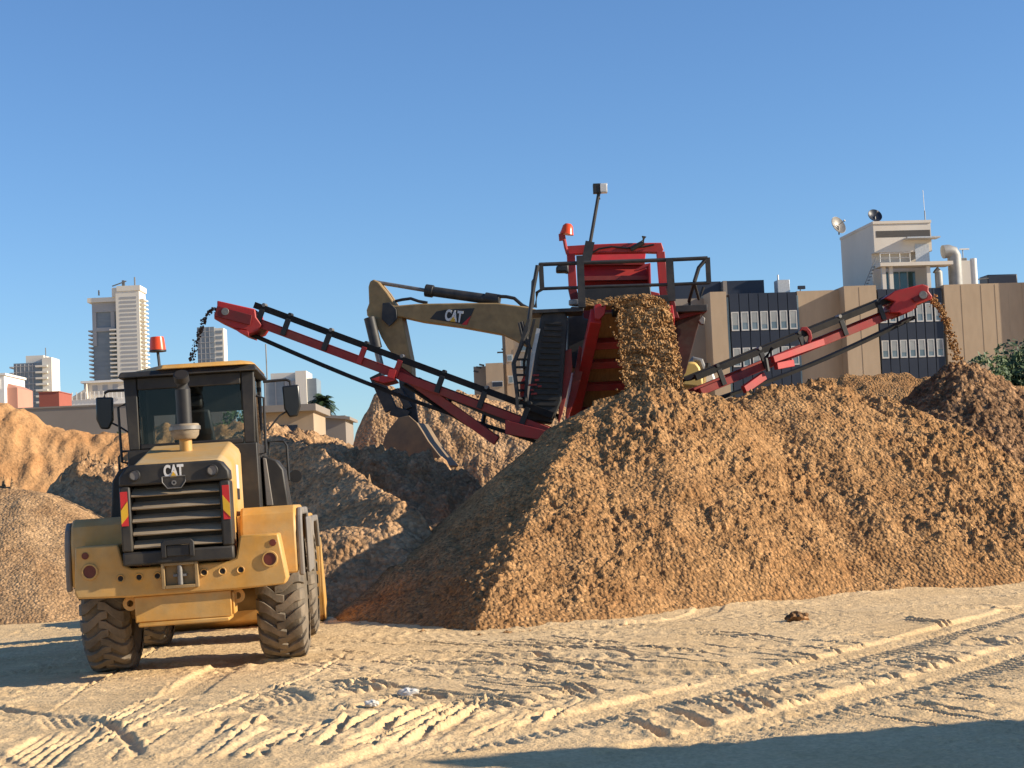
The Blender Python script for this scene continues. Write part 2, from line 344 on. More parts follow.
    for k in range(16):     # parallel drag lines in the left foreground
        x = 285 + k * 14 + r.normal(0, 4); tp((x, 760 - r.uniform(0, 12)), (x + 80 + r.normal(0, 20), 712 - r.uniform(0, 10)), r.normal(0, .08), r.uniform(.025, .06), r.uniform(.015, .03), .12, 'flat')
    for k in range(10):
        x = 120 + k * 17 + r.normal(0, 5); tp((x, 768), (x + 60, 726 + r.normal(0, 6)), r.normal(0, .1), r.uniform(.02, .05), r.uniform(.012, .025), .12, 'flat')
    tp((20, 775), (80, 730), .05, .27, .03, .085, 'rib'); tp((60, 711), (73, 729), .0, .2, .025, .08, 'rib'); tp((-10, 702), (85, 716), -.1, .07, .035, .1, 'flat'); tp((80, 714), (140, 764), .1, .06, .03, .1, 'flat')
    tp((-10, 750), (35, 772), .0, .08, .035, .1, 'flat'); tp((212, 704), (290, 738), .35, .3, .025, .10, 'rib'); tp((240, 692), (285, 712), .2, .2, .022, .08, 'rib'); tp((262, 735), (330, 700), -.1, .22, .018, .12, 'bar')
    tp((180, 700), (250, 660), .1, .22, .016, .13, 'chev'); tp((250, 735), (500, 700), .2, .24, .012, .13, 'bar'); tp((110, 735), (420, 690), -.2, .22, .012, .13, 'chev')
    # two strong tyre bands from the near left to the far right, and lug cuts between them
    tp((400, 765), (1050, 606), -.25, .33, .024, .13, 'chev'); tp((600, 770), (1060, 642), -.2, .36, .026, .13, 'chev')
    tp((560, 780), (1060, 665), -.2, .2, .02, .12, 'bar')
    for a, b, hw in (((612, 722), (674, 746), .10), ((652, 711), (716, 735), .11), ((686, 704), (732, 722), .05), ((706, 700), (752, 720), .05), ((722, 694), (774, 716), .06), ((668, 700), (700, 712), .04), ((752, 690), (780, 702), .05), ((790, 690), (830, 697), .06)):
        tp(a, b, .04, hw * .62, .045, .2, 'flat')
    for p, q, b, hw, dp, pt, kd in T: h = arc_track(h, X, Y, p, q, b, hw, dp, pt, kd)
    cl = clods(X * 8, Y * 8, .88) * .028 * np.clip(.2 + perlin(X * .5, Y * .5 + 5) * 2, 0, 1)
    cl = cl + clods(X * 13 + 5, Y * 13, .75) * .012 * np.clip(.4 + perlin(X * .7 + 9, Y * .7) * 2, 0, 1)
    h = h + cl + .006 * fbm(X * 5, Y * 5, 4, .6) + clods(X * 15 + 2, Y * 15, .5) * .018 * np.clip(.5 + perlin(X * .8, Y * .8 + 20) * 1.6, 0.1, 1)
    # berm of spilled sand along the foot of the piles
    h = h + .12 * np.exp(-((Y - (21.9 + np.clip(X - 0, 0, 9) * .42)) / .55) ** 2) * np.clip((X + .8) / 1.2, 0, 1) * np.clip(.45 + .6 * fbm(X * .6, Y * .9, 3), 0, 1.2)
    return h
xs = np.concatenate([-7.6 - np.geomspace(.1, 3500, 40)[::-1], np.arange(-7.6, 9, .0205), 9 + np.geomspace(.1, 3500, 40)])
ys = np.concatenate([9.6 - np.geomspace(.1, 400, 30)[::-1], np.arange(9.6, 26.4, .029), 26.4 + np.geomspace(.1, 4000, 45)])
X, Y = np.meshgrid(xs, ys)
fade = np.clip((9.5 - np.abs(X - .5)) / 1.0, 0, 1) * np.clip((28 - Y) / 1.5, 0, 1) * np.clip((Y - 8.8) / .6, 0, 1)
Z = base_ground(X, Y) + np.where(fade > 0, ground_h(X, Y) * fade, 0)
g = grid_mesh('ground', xs, ys, Z, M['ground']); tag(g, None, None, kind='structure')
def gz(x, y): return float(base_ground(np.array(float(x)), np.array(float(y))))

# ------------------------------------------------------------------ piles
def pile(name, crest, poly, step, m_, rough, label, cat='sand pile', soft=.5, power=1.0, group=None, seed=0.):
    """crest: list of (x,y,z) polyline; poly: star shaped foot outline"""
    P_ = np.array(poly, float); x0, y0 = P_.min(0) - .4; x1, y1 = P_.max(0) + .4
    xs = np.arange(x0, x1, step); ys = np.arange(y0, y1, step); X, Y = np.meshgrid(xs, ys)
    best = np.full(X.shape, 1e9); QX = np.zeros_like(X); QY = np.zeros_like(X); QZ = np.zeros_like(X)
    C = [np.array(c, float) for c in crest]
    segs = list(zip(C[:-1], C[1:])) if len(C) > 1 else [(C[0], C[0])]
    for a, b in segs:
        d = b[:2] - a[:2]; L2 = max(1e-9, (d ** 2).sum()); t = np.clip(((X - a[0]) * d[0] + (Y - a[1]) * d[1]) / L2, 0, 1)
        qx = a[0] + d[0] * t; qy = a[1] + d[1] * t; qz = a[2] + (b[2] - a[2]) * t; D = np.hypot(X - qx, Y - qy)
        k = D < best; best = np.where(k, D, best); QX = np.where(k, qx, QX); QY = np.where(k, qy, QY); QZ = np.where(k, qz, QZ)
    r = best + 1e-6; dx = (X - QX) / r; dy = (Y - QY) / r
    R = np.full(X.shape, 1e9)
    for i in range(len(P_)):
        a = P_[i]; e = P_[(i + 1) % len(P_)] - a
        den = dx * e[1] - dy * e[0]; den = np.where(np.abs(den) < 1e-9, 1e-9, den)
        ax = a[0] - QX; ay = a[1] - QY
        t = (ax * e[1] - ay * e[0]) / den; s_ = (ax * dy - ay * dx) / den
        R = np.where((t > 0) & (s_ >= -1e-6) & (s_ <= 1 + 1e-6) & (t < R), t, R)
    rs = np.sqrt(r * r + soft * soft) - soft * .55
    u = rs / R; h = QZ * (1 - np.sign(u) * np.abs(u) ** power)
    env = np.clip((h + .1) / .5, .15, 1)
    for sc, am, kind in rough:
        if kind == 'f': h = h + env * am * fbm(X / sc + seed, Y / sc + seed, 4)
        elif kind == 'r': h = h + env * am * (1 - np.abs(fbm(X / sc + seed, Y / sc * .5 + seed, 3)) * 2)
        elif kind == 'p':      # loose crumbs, thicker in some patches than in others
            pt = np.clip(.75 + 1.3 * fbm(X * .55 + seed + 3, Y * .55, 3), .25, 1.5) * (np.clip((X - .45 * (Y - 24)) / 1.4 + .6, .25, 1) if seed == 0 else 1); h = h + env * am / .5 * pt * clods(X / sc + seed + .25 * perlin(X / sc * 2, Y / sc * 2), Y / sc + seed, .3)
        else: h = h + env * am / .6 * clods(X / sc + seed + .25 * perlin(X / sc * 2, Y / sc * 2), Y / sc + seed, .35)
    o = grid_mesh(name, xs, ys, h, m_, keep=h > -.35)
    return tag(o, label, cat, group)

SAND = [(2.8, .20, 'f'), (.9, .07, 'f'), (.45, .05, 'f'), (.34, .022, 'p'), (.16, .030, 'p'), (.098, .040, 'p'), (.064, .030, 'p')]
pile('sand_pile', [(1.3, 27.6, 3.1), (2.24, 27.6, 3.42), (3.2, 27.9, 3.2)], [(-2.45, 23.8), (-.55, 20.9), (.7, 21.3), (1.9, 22.3), (4.6, 24), (7, 27.6), (5, 31.2), (0, 31.5), (-2.6, 30.8), (-2.95, 26.5)], .025, M['pile'], SAND,
     'tall orange sand heap under the wide sand curtain, its left flank in shade', soft=.35)
pile('sand_pile', [(3.5, 29.1, 3.25), (4.3, 29.4, 3.45), (5.5, 30, 3.55), (6.1, 30.1, 3.35)], [(1.6, 23.6), (4.1, 23.9), (5.7, 24.4), (7.9, 25.0), (10.2, 26.6), (10.9, 31), (9, 34.5), (5, 34.5), (2.6, 33), (1.2, 28)], .027, M['pile'], SAND,
     'broad lumpy sand heap with a flat crest in front of the right red conveyor', soft=.7, seed=31.7)
pile('gravel_pile', [(8.95, 34.2, 4.0)], [(8.95 + 4.7 * math.cos(a) * (1.0 if math.cos(a) < 0 else 1.35), 34.2 + 5.2 * math.sin(a)) for a in np.linspace(0, 2 * math.pi, 17)[:-1]], .036, M['gravel'],
     [(1.5, .1, 'f'), (.22, .04, 'c'), (.13, .055, 'c'), (.08, .035, 'c')], 'dark brown pointed gravel cone under the right conveyor head', 'gravel pile', soft=.25, seed=5.)
pile('sand_ridge', [(8.3, 45, 4.45), (10.2, 45, 4.6), (13, 45, 4.2)], [(3, 40), (9, 38.5), (17, 40), (18, 46), (12, 51), (5, 50)], .09, M['pile'], [(2., .25, 'f'), (.5, .1, 'f'), (.25, .06, 'c')],
     'low sand ridge behind the broad heap, left of the gravel cone', 'sand ridge', seed=13.)
pile('gravel_pile', [(-14, 32.5, 2.6), (-9.2, 31.3, 2.35)], [(-18, 27.6), (-12, 27.2), (-7.6, 27.3), (-5.6, 28.6), (-5.2, 32), (-8, 36), (-18, 37)], .04, M['gravelfine'], [(1.9, .1, 'f'), (.14, .012, 'c'), (.085, .018, 'c')],
     'smooth fine gravel pile at the left edge beside the wheel loader', 'gravel pile', soft=.9, seed=7.)
pile('soil_heap', [(-8.3, 32.6, 2.75), (-7.4, 32.9, 2.5)], [(-10.5, 30.8), (-8.6, 29.6), (-6, 30), (-5, 32), (-6, 36), (-10, 36)], .04, M['clod'], [(1.2, .28, 'f'), (.5, .12, 'c'), (.26, .08, 'c'), (.13, .05, 'c'), (.2, .05, 'f')],
     'small cloddy soil heap between the fine gravel pile and the loader cab', 'soil heap', seed=3.)
pile('sand_bank', [(-16, 43, 5.3), (-12.7, 43, 4.55), (-11.6, 43, 3.95), (-9.5, 43, 3.75), (-6.5, 43, 3.9)], [(-22, 38.6), (-12, 38.6), (-5, 39.6), (-4, 43), (-5, 48), (-22, 49)], .07, M['bank'], [(2.4, .3, 'f'), (.7, .10, 'r'), (.3, .07, 'f'), (.3, .03, 'c'), (.16, .025, 'c')],
     'bright orange cut sand bank across the far left behind the gravel', 'sand bank', soft=.4, power=.9, seed=9.)
pile('soil_heap', [(-8.2, 36.2, 2.6), (-5.2, 36, 3.3), (-3.6, 36, 2.95), (-1.2, 35.5, 2.2)], [(-11, 32.5), (-6, 31.6), (-3, 31.8), (0, 32.5), (1.5, 35), (0, 39), (-10, 40)], .045, M['clod'], [(1.6, .4, 'f'), (.55, .14, 'c'), (.3, .11, 'c'), (.16, .06, 'c'), (.09, .03, 'c'), (.2, .08, 'f')],
     'rough cloddy soil heap below the excavator bucket, half in shade', 'soil heap', seed=17.)
pile('soil_heap', [(-4.2, 26.1, 1.4), (-2.1, 26.1, 1.6)], [(-5.6, 25.2), (-3.2, 24.9), (-1.5, 25.0), (-.6, 26), (-2, 27.2), (-5.6, 27.4)], .03, M['clod'], [(1., .12, 'f'), (.3, .03, 'c'), (.14, .03, 'c'), (.08, .02, 'c')],
     'low sunlit mound right behind the loader fender at the foot of the tall heap', 'soil heap', seed=23.)
pile('soil_heap', [(-6.3, 33.4, 3.1), (-4.5, 32, 3.2), (-3.1, 29.5, 2.5), (-1.75, 26.9, 1.75)], [(-8.5, 33.2), (-6.5, 30.6), (-4.1, 27.0), (-2.9, 25.8), (-.9, 26.2), (-1.0, 28.5), (-2.8, 32.5), (-5, 34.5), (-8.5, 35.5)], .035, M['clod'], [(1.3, .16, 'f'), (.5, .05, 'c'), (.26, .035, 'c'), (.13, .03, 'c')],
     'dark soil ridge falling to the right behind the loader cab, its near face in shade', 'soil heap', soft=.3, seed=51.)
pile('sand_pile', [(-3.6, 46, 4.9), (-2.2, 46, 4.85), (0, 46, 4.3), (3.5, 46, 3.4)], [(-5.3, 45.2), (-4.6, 43.2), (2, 41.2), (7, 41.5), (8, 48), (0, 51), (-5, 49)], .06, M['clod'], [(1.6, .22, 'f'), (.6, .10, 'r'), (.3, .09, 'f'), (.3, .04, 'c'), (.17, .035, 'c')],
     'steep pale sand pile behind the excavator bucket with a dark left side', seed=27.)
pile('sand_pile', [(4.2, 39, 2.35), (6.5, 39, 2.35)], [(1.6, 35.2), (9, 35.2), (10, 42), (2, 42)], .1, M['pile'], [(1.6, .1, 'f'), (.4, .08, 'c')],
     'flat topped sand ramp the excavator stands on behind the heaps', soft=2.2, seed=29.)
pile('sand_pile', [(8.0, 9.75, 3.75), (10.5, 9.75, 4.1), (13.4, 9.7, 4.1), (16, 9.9, 4.4), (22, 10.4, 4.5)], [(5.4, 6.5), (5.5, 9.9), (7, 11.3), (12, 12.0), (22, 12.6), (28, 11), (22, 6)], .12, M['pile'], [(2.2, .5, 'f'), (.6, .2, 'c')],  # unseen heap, put in to cast the foreground shadow
     'sand stockpile beyond the right edge of the picture, added to shade the near yard', seed=41.)

# ------------------------------------------------------------------ wheel loader
loader = empty('wheel_loader', (LX, LY, gz(LX, LY) + .0), 'yellow wheel loader seen from behind, black grille and cab with red beacon', 'wheel loader')
loader.scale = (.955, .965, .97)
loader.rotation_euler = (Matrix.Rotation(PSI, 3, 'Z') @ Matrix.Rotation(-ROLL, 3, 'Y')).to_euler()
def LP(mb, name, m_, bevel=.012, parent=None, **k): return mb.build(name, m_, parent or loader, bevel, **k)
# bumper
bp = [(-1.07, 1.42), (-.63, 1.42), (-.58, 1.2), (-.5, 1.165), (.5, 1.165), (.58, 1.2), (.63, 1.42), (1.03, 1.42), (1.10, .95), (1.07, .89), (.56, .87), (-.56, .87), (-1.07, .89), (-1.10, .95)]
LP(MB().ext([(x, -1.5, z) for x, z in bp], (0, .45, 0)), 'bumper', M['yellow'], .02)
cw = MB().box(-.5, .5, -1.44, -.95, .60, .868); cw.ext([(-.47, -1.47, .555), (.47, -1.47, .555), (.47, -.95, .555), (-.47, -.95, .555)], (0, 0, .042)); cw.box(.502, .53, -1.42, -1.1, .62, .85)
LP(cw, 'counterweight', M['yellow'], .012)
for sx in (-1, 1):
    LP(MB().lathe([(0, .035), (0, .075), (.03, .075), (.03, .035), (0, .035)], (0, 1, 0), (sx * .56, -1.35, .80), 20), 'tow_eye', M['yellow'], 0)
    t = LP(MB().lathe([(0, .078), (-.012, .085), (-.02, .08), (-.02, .066)], (0, 1, 0), (sx * .93, -1.503, 1.16), 24), 'tail_light', M['yellow'], 0)
    LP(MB().disc((sx * .93, -1.514, 1.16), (0, 1, 0), .068, .012, 24), 'lens', M['lensred'], .004, parent=t)
    LP(MB().disc((sx * .97, -1.512, 1.325), (0, 1, 0), .036, .012, 18), 'reflector', M['lensred'], .003)
    for x in (.24, .43, .62):
        h_ = LP(MB().lathe([(0, .028), (0, .04), (-.006, .042), (-.01, .037), (-.004, .028)], (0, 1, 0), (sx * x, -1.503, 1.07), 18), 'bolt_socket', M['yellow'], 0)
        LP(MB().disc((sx * x, -1.5065, 1.07), (0, 1, 0), .029, .006, 16), 'hole_shade', M['hole'], 0, parent=h_)  # flat dark disc painted for the shade inside the hole
# hitch
hb = MB().box(-.19, -.155, -1.6, -1.5, .93, 1.2).box(.155, .19, -1.6, -1.5, .93, 1.2).box(-.155, .155, -1.6, -1.5, .93, .965).box(-.155, .155, -1.6, -1.5, 1.165, 1.2).box(-.155, .155, -1.525, -1.502, .965, 1.165)
hitch = LP(hb, 'hitch', M['yellowex'], .006)
LP(MB().tube([(0, -1.57, .967), (0, -1.57, 1.163)], .028, 12).box(-.07, .07, -1.58, -1.53, 1.05, 1.075), 'pin', M['steel'], 0, parent=hitch)
# grille
gf = MB()
gf.ext([(x, -1.62, z) for x, z in [(-.57, 1.19), (.57, 1.19), (.57, 1.33), (-.57, 1.33)]], (0, .35, 0))
gf.ext([(x, -1.62, z) for x, z in [(-.57, 2.003), (.57, 2.003), (.565, 2.10), (.49, 2.2), (.44, 2.215), (-.44, 2.215), (-.49, 2.2), (-.565, 2.10)]], (0, .35, 0))
for sx in (-1, 1): gf.ext([(sx * .46, -1.62, 1.332), (sx * .57, -1.62, 1.332), (sx * .57, -1.62, 2.001), (sx * .46, -1.62, 2.001)], (0, .35, 0))
gf.box(-.458, .458, -1.40, -1.36, 1.332, 2.0)
grille = LP(gf, 'grille_frame', M['blackframe'], .02)
for k in range(5):
    z = 1.37 + k * .132
    LP(MB().ext([(-.456, -1.605, z), (-.456, -1.59, z - .012), (-.456, -1.45, z + .06), (-.456, -1.465, z + .075)], (.912, 0, 0)), 'louvre', M['slat'], .003, parent=grille)
hd = MB().ext([(x, -1.66, z) for x, z in [(-.17, 1.25), (-.12, 1.25), (-.12, 1.375), (.12, 1.375), (.12, 1.25), (.17, 1.25), (.17, 1.40), (.14, 1.43), (-.14, 1.43), (-.17, 1.40)]], (0, .039, 0)).box(-.118, .118, -1.64, -1.622, 1.26, 1.373)
LP(hd, 'latch_handle', M['black'], .008)
for sx in (-1, 1):
    c = LP(MB().ext([(sx * .488, -1.628, 1.60), (sx * .56, -1.628, 1.60), (sx * .56, -1.628, 1.95), (sx * .488, -1.628, 1.95)], (0, .006, 0)), 'hazard_plate', M['decalred'], 0)
    st = MB()
    a = [(sx * .488, 1.70), (sx * .56, 1.62), (sx * .56, 1.76), (sx * .488, 1.85)]
    st.ext([(x, -1.632, z) for x, z in a], (0, .0035, 0)); LP(st, 'stripe', M['decalyellow'], 0, parent=c)
    l = LP(MB().lathe([(0, .06), (-.03, .06), (-.035, .052), (-.02, .05)], (0, 1, 0), (sx * .40, -1.62, 2.11), 20), 'rear_lamp', M['black'], 0)
    LP(MB().disc((sx * .40, -1.645, 2.11), (0, 1, 0), .05, .02, 20), 'lens', M['greytrim'], .004, parent=l)
em = LP(MB().ext([(x, -1.64, z) for x, z in [(-.12, 2.075), (.12, 2.075), (.12, 2.02), (.07, 1.955), (-.07, 1.955), (-.12, 2.02)]], (0, .019, 0)), 'emblem', M['blackframe'], .006)
er = MB()
pts = [(-.12, 2.075), (.12, 2.075), (.12, 2.02), (.07, 1.955), (-.07, 1.955), (-.12, 2.02), (-.12, 2.075)]
er.tube([(x, -1.642, z) for x, z in pts], .006, 6).lathe([(0, .012), (0, .026), (-.006, .026), (-.006, .012), (0, .012)], (0, 1, 0), (0, -1.641, 2.01), 14)
LP(er, 'rim', M['steel'], 0, parent=em)
def cat_logo(parent, size, mtx, sx=.62):
    me = text_mesh('CAT', size, size * .03, .04); me.materials.append(M['decalwhite'])
    mtx = mtx @ Matrix.Diagonal((sx, 1, 1, 1))
    o = bpy.data.objects.new('lettering', me); COL.objects.link(o); o.parent = parent; o.matrix_local = mtx
    tm = MB().ext([(-.34 * size, -.36 * size, .045 * size), (.30 * size, -.36 * size, .045 * size), (-.02 * size, .0 * size, .045 * size)], (0, 0, .03 * size))
    q = tm.build('triangle', M['decalyellow'], parent); q.matrix_local = mtx
    return o
RX = Matrix.Rotation(rad(90), 4, 'X')
cat_logo(grille, .165, Matrix.Translation((.0, -1.628, 2.125)) @ RX)
# hood
def hs(y, top): return [(-.55, y, 1.2), (-.55, y, top - .15), (-.53, y, top - .09), (-.44, y, top), (.44, y, top), (.53, y, top - .09), (.55, y, top - .15), (.55, y, 1.2)]
LP(MB().loft(hs(-1.268, 2.235), hs(.28, 2.47)), 'hood', M['hood'], .02)
for sx in (-1, 1):
    LP(MB().box(*sorted((sx * .552, sx * .556)), -.55, -.25, 1.92, 2.18), 'warning_sticker', M['decalwhite'], 0)
    LP(MB().box(*sorted((sx * .552, sx * .557)), -.56, -.24, 1.80, 1.918), 'dark_sticker', M['black'], 0)
    LP(MB().box(*sorted((sx * .552, sx * .558)), -1.15, -.62, 1.45, 2.0), 'side_door', M['yellow'], .004)
# exhaust
ex = MB().tube([(.0, -.35, 2.60), (.0, -.35, 3.05), (.0, -.37, 3.14), (-.0, -.43, 3.21)], .085, 20)
stack = LP(ex, 'exhaust_stack', M['black'], 0)
LP(MB().tube([(0, -.4285, 3.209), (0, -.4335, 3.2145)], .072, 20), 'outlet', M['hole'], 0, parent=stack)
pr = LP(MB().lathe([(2.50, .0), (2.50, .115), (2.54, .15), (2.64, .165), (2.665, .155), (2.665, .0)], (0, 0, 1), (0, -.35, 0), 24), 'precleaner', M['slat'], 0)
LP(MB().tube([(0, -.35, 2.36), (0, -.35, 2.52)], .07, 14), 'neck', M['yellow'], 0, parent=pr)
LP(MB().lathe([(2.6, .168), (2.6, .175), (2.64, .175), (2.64, .168)], (0, 0, 1), (0, -.35, 0), 24), 'clamp', M['steel'], 0, parent=pr)
# cab
cab = MB()
cab.box(-.74, .74, .30, 1.95, 1.55, 2.44)
Cb = [(-.72, .32), (.72, .32), (-.70, 1.9), (.70, 1.9)]
for x, y in Cb:
    s_ = 1 if x > 0 else -1
    wd = .12 if y < 1 else .08
    cab.loft([(x, y, 2.441), (x - s_ * wd, y, 2.441), (x - s_ * wd, y + (.09 if y < 1 else -.08), 2.441), (x, y + (.09 if y < 1 else -.08), 2.441)],
             [(x + s_ * .03, y + .02, 3.26), (x - s_ * wd, y + .02, 3.26), (x - s_ * wd, y + (.11 if y < 1 else -.08), 3.26), (x + s_ * .03, y + (.11 if y < 1 else -.08), 3.26)])
for s_ in (-1, 1): cab.box(*sorted((s_ * .715, s_ * .66)), .95, 1.03, 2.442, 3.258)
cab.box(-.59, .59, .325, .36, 3.12, 3.258); cab.box(-.59, .59, .325, .37, 2.442, 2.50)
cabo = LP(cab, 'cab', M['blackframe'], .012)
LP(MB().box(-.585, .585, .34, .348, 2.502, 3.118), 'rear_window', M['cabglass'], 0)
for s_ in (-1, 1):
    LP(MB().box(*sorted((s_ * .69, s_ * .697)), .45, .945, 2.445, 3.255), 'side_window', M['cabglass'], 0)
    LP(MB().box(*sorted((s_ * .69, s_ * .697)), 1.035, 1.80, 2.445, 3.255), 'side_window', M['cabglass'], 0)
LP(MB().box(-.62, .62, 1.86, 1.868, 2.445, 3.255), 'windscreen', M['cabglass'], 0)
LP(MB().box(-.66, .66, 1.78, 1.80, 2.90, 3.255), 'sun_blind', M['black'], 0)
LP(MB().loft([(-.80, .22, 3.262), (.80, .22, 3.262), (.80, 2.05, 3.262), (-.80, 2.05, 3.262)], [(-.77, .27, 3.33), (.77, .27, 3.33), (.77, 2.0, 3.33), (-.77, 2.0, 3.33)]), 'roof', M['blackframe'], .015)
LP(MB().loft([(-.30, .20, 3.333), (.66, .20, 3.333), (.78, .30, 3.333), (.78, 2.0, 3.333), (-.76, 2.0, 3.333), (-.76, .9, 3.333)],
             [(-.28, .24, 3.385), (.60, .24, 3.385), (.73, .34, 3.37), (.72, 1.95, 3.385), (-.72, 1.95, 3.385), (-.72, .95, 3.385)]), 'roof_cap', M['yellow'], .012)
seat = LP(MB().box(-.28, .24, .95, 1.45, 2.20, 2.50).loft([(-.27, .82, 2.44), (.23, .82, 2.44), (.23, .95, 2.44), (-.27, .95, 2.44)], [(-.22, .72, 2.88), (.18, .72, 2.88), (.18, .82, 2.88), (-.22, .82, 2.88)]), 'seat', M['black'], .03)
LP(MB().box(-.14, .10, .70, .79, 2.90, 3.06), 'headrest', M['black'], .03, parent=seat)
LP(MB().tube([(-.05, 1.75, 2.3), (-.05, 1.55, 2.62)], .03, 8).lathe([(0, .17), (.02, .185), (.04, .17), (.02, .155), (0, .17)], (0, -.55, .83), (-.05, 1.54, 2.63), 24), 'steering_wheel', M['black'], 0)
be = LP(MB().tube([(-.44, 1.55, 3.30), (-.44, 1.55, 3.42), (-.47, 1.5, 3.48), (-.48, 1.5, 3.66)], .018, 8).disc((-.48, 1.5, 3.655), (0, 0, 1), .105, .02, 20), 'beacon_stalk', M['black'], 0)
LP(MB().lathe([(3.676, .0), (3.676, .10), (3.80, .088), (3.835, .08), (3.84, 0)], (0, 0, 1), (-.48, 1.5, 0), 24), 'beacon', M['orange'], 0, parent=be)
LP(MB().tube([(.86, 1.0, 3.2), (.87, .98, 3.62)], .008, 6), 'antenna', M['steel'], 0)
for s_ in (-1, 1):
    k_ = 0 if s_ > 0 else .10
    a = LP(MB().tube([(s_ * .76, 1.75, 3.23), (s_ * (1.04 + k_), 1.78, 3.24), (s_ * (1.09 + k_), 1.78, 3.22), (s_ * (1.10 + k_), 1.78, 3.16)], .018, 8), 'mirror_arm', M['black'], 0)
    LP(MB().tube([(s_ * .78, 1.7, 2.62), (s_ * (.94 + k_), 1.76, 2.80), (s_ * (1.05 + k_), 1.78, 2.86)], .013, 6), 'mirror_stay', M['black'], 0)
    LP(MB().ext([(s_ * (x + k_), 1.74, z) for x, z in [(.99, 3.16), (1.2, 3.17), (1.21, 2.90), (1.16, 2.78), (1.06, 2.77), (1.0, 2.88)]], (0, .07, 0)), 'mirror', M['mirror'], .02, parent=a)
    LP(MB().tube([(s_ * .75, .45, 2.30), (s_ * .83, .45, 2.32), (s_ * .84, .45, 2.95), (s_ * .75, .45, 2.98)], .016, 8), 'grab_rail', M['black'], 0)
    # steps and tanks beside the cab
    LP(MB().ext([(s_ * .76, .75, 1.68), (s_ * 1.04, .75, 1.68), (s_ * 1.0, .75, 2.12), (s_ * .92, .75, 2.24), (s_ * .76, .75, 2.30)], (0, .75, 0)), 'side_tank', M['blackframe'], .02)
    LP(MB().ext([(s_ * .78, .70, 1.71), (s_ * .86, .70, 1.71), (s_ * .81, .70, 2.26), (s_ * .77, .70, 2.27)], (0, .045, 0)), 'tank_panel', M['greytrim'], .008)
    LP(MB().tube([(s_ * .80, 1.5, 2.1), (s_ * .80, 1.5, 2.48), (s_ * .98, 1.5, 2.48), (s_ * 1.02, 1.5, 2.42), (s_ * 1.02, 1.5, 2.0)], .016, 8), 'step_rail', M['black'], 0)
    wl = LP(MB().lathe([(0, 0), (0, .05), (.06, .08), (.10, .08), (.10, 0)], (0, -1, 0), (s_ * 1.08, 2.05, 2.05), 16).tube([(s_ * .95, 2.1, 2.0), (s_ * 1.08, 2.1, 2.05)], .02, 6), 'work_lamp', M['black'], 0)
# fenders
def fender(sx, y_c, front):
    out = [(-1.05, .98), (-1.04, 1.45), (-.98, 1.62), (-.86, 1.70), (.55, 1.70), (.80, 1.56), (.95, 1.30)]
    inn = [(.88, 1.26), (.74, 1.48), (.52, 1.62), (-.82, 1.62), (-.92, 1.57), (-.97, 1.43), (-.98, .98)]
    if front: out = [(y, z - .12) for y, z in out[1:]]; inn = [(y, z - .12) for y, z in inn[:-1]]
    a, b = sorted((sx * .60, sx * 1.20))
    f_ = LP(MB().ext([(a, y_c + y, z) for y, z in out + inn], (b - a, 0, 0)), 'fender', M['yellow'], .03)
    a, b = sorted((sx * 1.203, sx * 1.265))
    LP(MB().ext([(a, y_c + y, z - .03) for y, z in out + inn], (b - a, 0, 0)), 'trim', M['greytrim'], .02, parent=f_)
    if not front:
        q = MB(); q.ext([(sx * .60, y_c - .97, .98), (sx * .60, y_c + .5, .98), (sx * .60, y_c + .5, 1.62), (sx * .60, y_c - .97, 1.62)], (-sx * .03, 0, 0)); LP(q, 'inner_panel', M['yellow'], 0, parent=f_)
        LP(MB().box(*sorted((sx * 1.268, sx * 1.30)), y_c - .45, y_c + .75, .95, 1.56), 'mudguard', M['greytrim'], .03, parent=f_)
for sx in (-1, 1): fender(sx, 0, False); fender(sx, 3.0, True)
# wheels
WR, WW = .725, .235
def tyre_r(a):
    s_ = abs(a) / WW; return WR - .035 - .03 * max(0, (s_ - .5) * 2) ** 2 - (max(0, s_ - .88) / .12) ** 2 * .04
def tyre_mb():
    prof = [(-.15, .33), (-.20, .36), (-.245, .48), (-.25, .56)] + [(a * WW, tyre_r(a * WW)) for a in np.linspace(-1, 1, 13)] + [(.25, .56), (.245, .48), (.20, .36), (.15, .33)]
    return MB().lathe(prof, (1, 0, 0), (0, 0, 0), 64)
def lugs_mb():
    mb = MB(); N = 22
    for i in range(N):
        for sd, o in ((1, 0), (-1, .5)):
            f0 = 2 * math.pi * (i + o) / N; st = 2 * math.pi / N
            path = [(-.05, .60, .20), (.03, .52, .22), (.10, .22, .24), (.17, -.02, .27), (.225, -.10, .31), (.252, -.12, .33)]
            vs = []; fs = []
            for j, (a, df, hwd) in enumerate(path):
                rt = WR if a < .2 else (WR - .018 if a < .24 else WR - .115)
                rb = rt - .07
                a2 = a if a < .25 else .268
                fc = f0 + df * st
                for (r, ww) in ((rb, hwd * 1.15), (rt, hwd), (rt, -hwd), (rb, -hwd * 1.15)):
                    ang = fc + ww * st; vs.append((sd * a2, r * math.cos(ang), r * math.sin(ang)))
            n_ = len(path)
            for j in range(n_ - 1):
                for k in range(4): fs.append((j * 4 + k, j * 4 + (k + 1) % 4, j * 4 + 4 + (k + 1) % 4, j * 4 + 4 + k))
            fs += [(3, 2, 1, 0), tuple((n_ - 1) * 4 + k for k in range(4))]
            mb.add(vs, fs)
    return mb
rim_prof = [(-.02, 0), (-.02, .12), (.06, .14), (.06, .24), (-.0, .27), (.10, .30), (.16, .345), (.165, .355), (-.165, .355), (-.16, .33), (-.05, .29), (-.06, .1), (-.06, 0)]
tm_, lm_, w0 = tyre_mb(), lugs_mb(), None
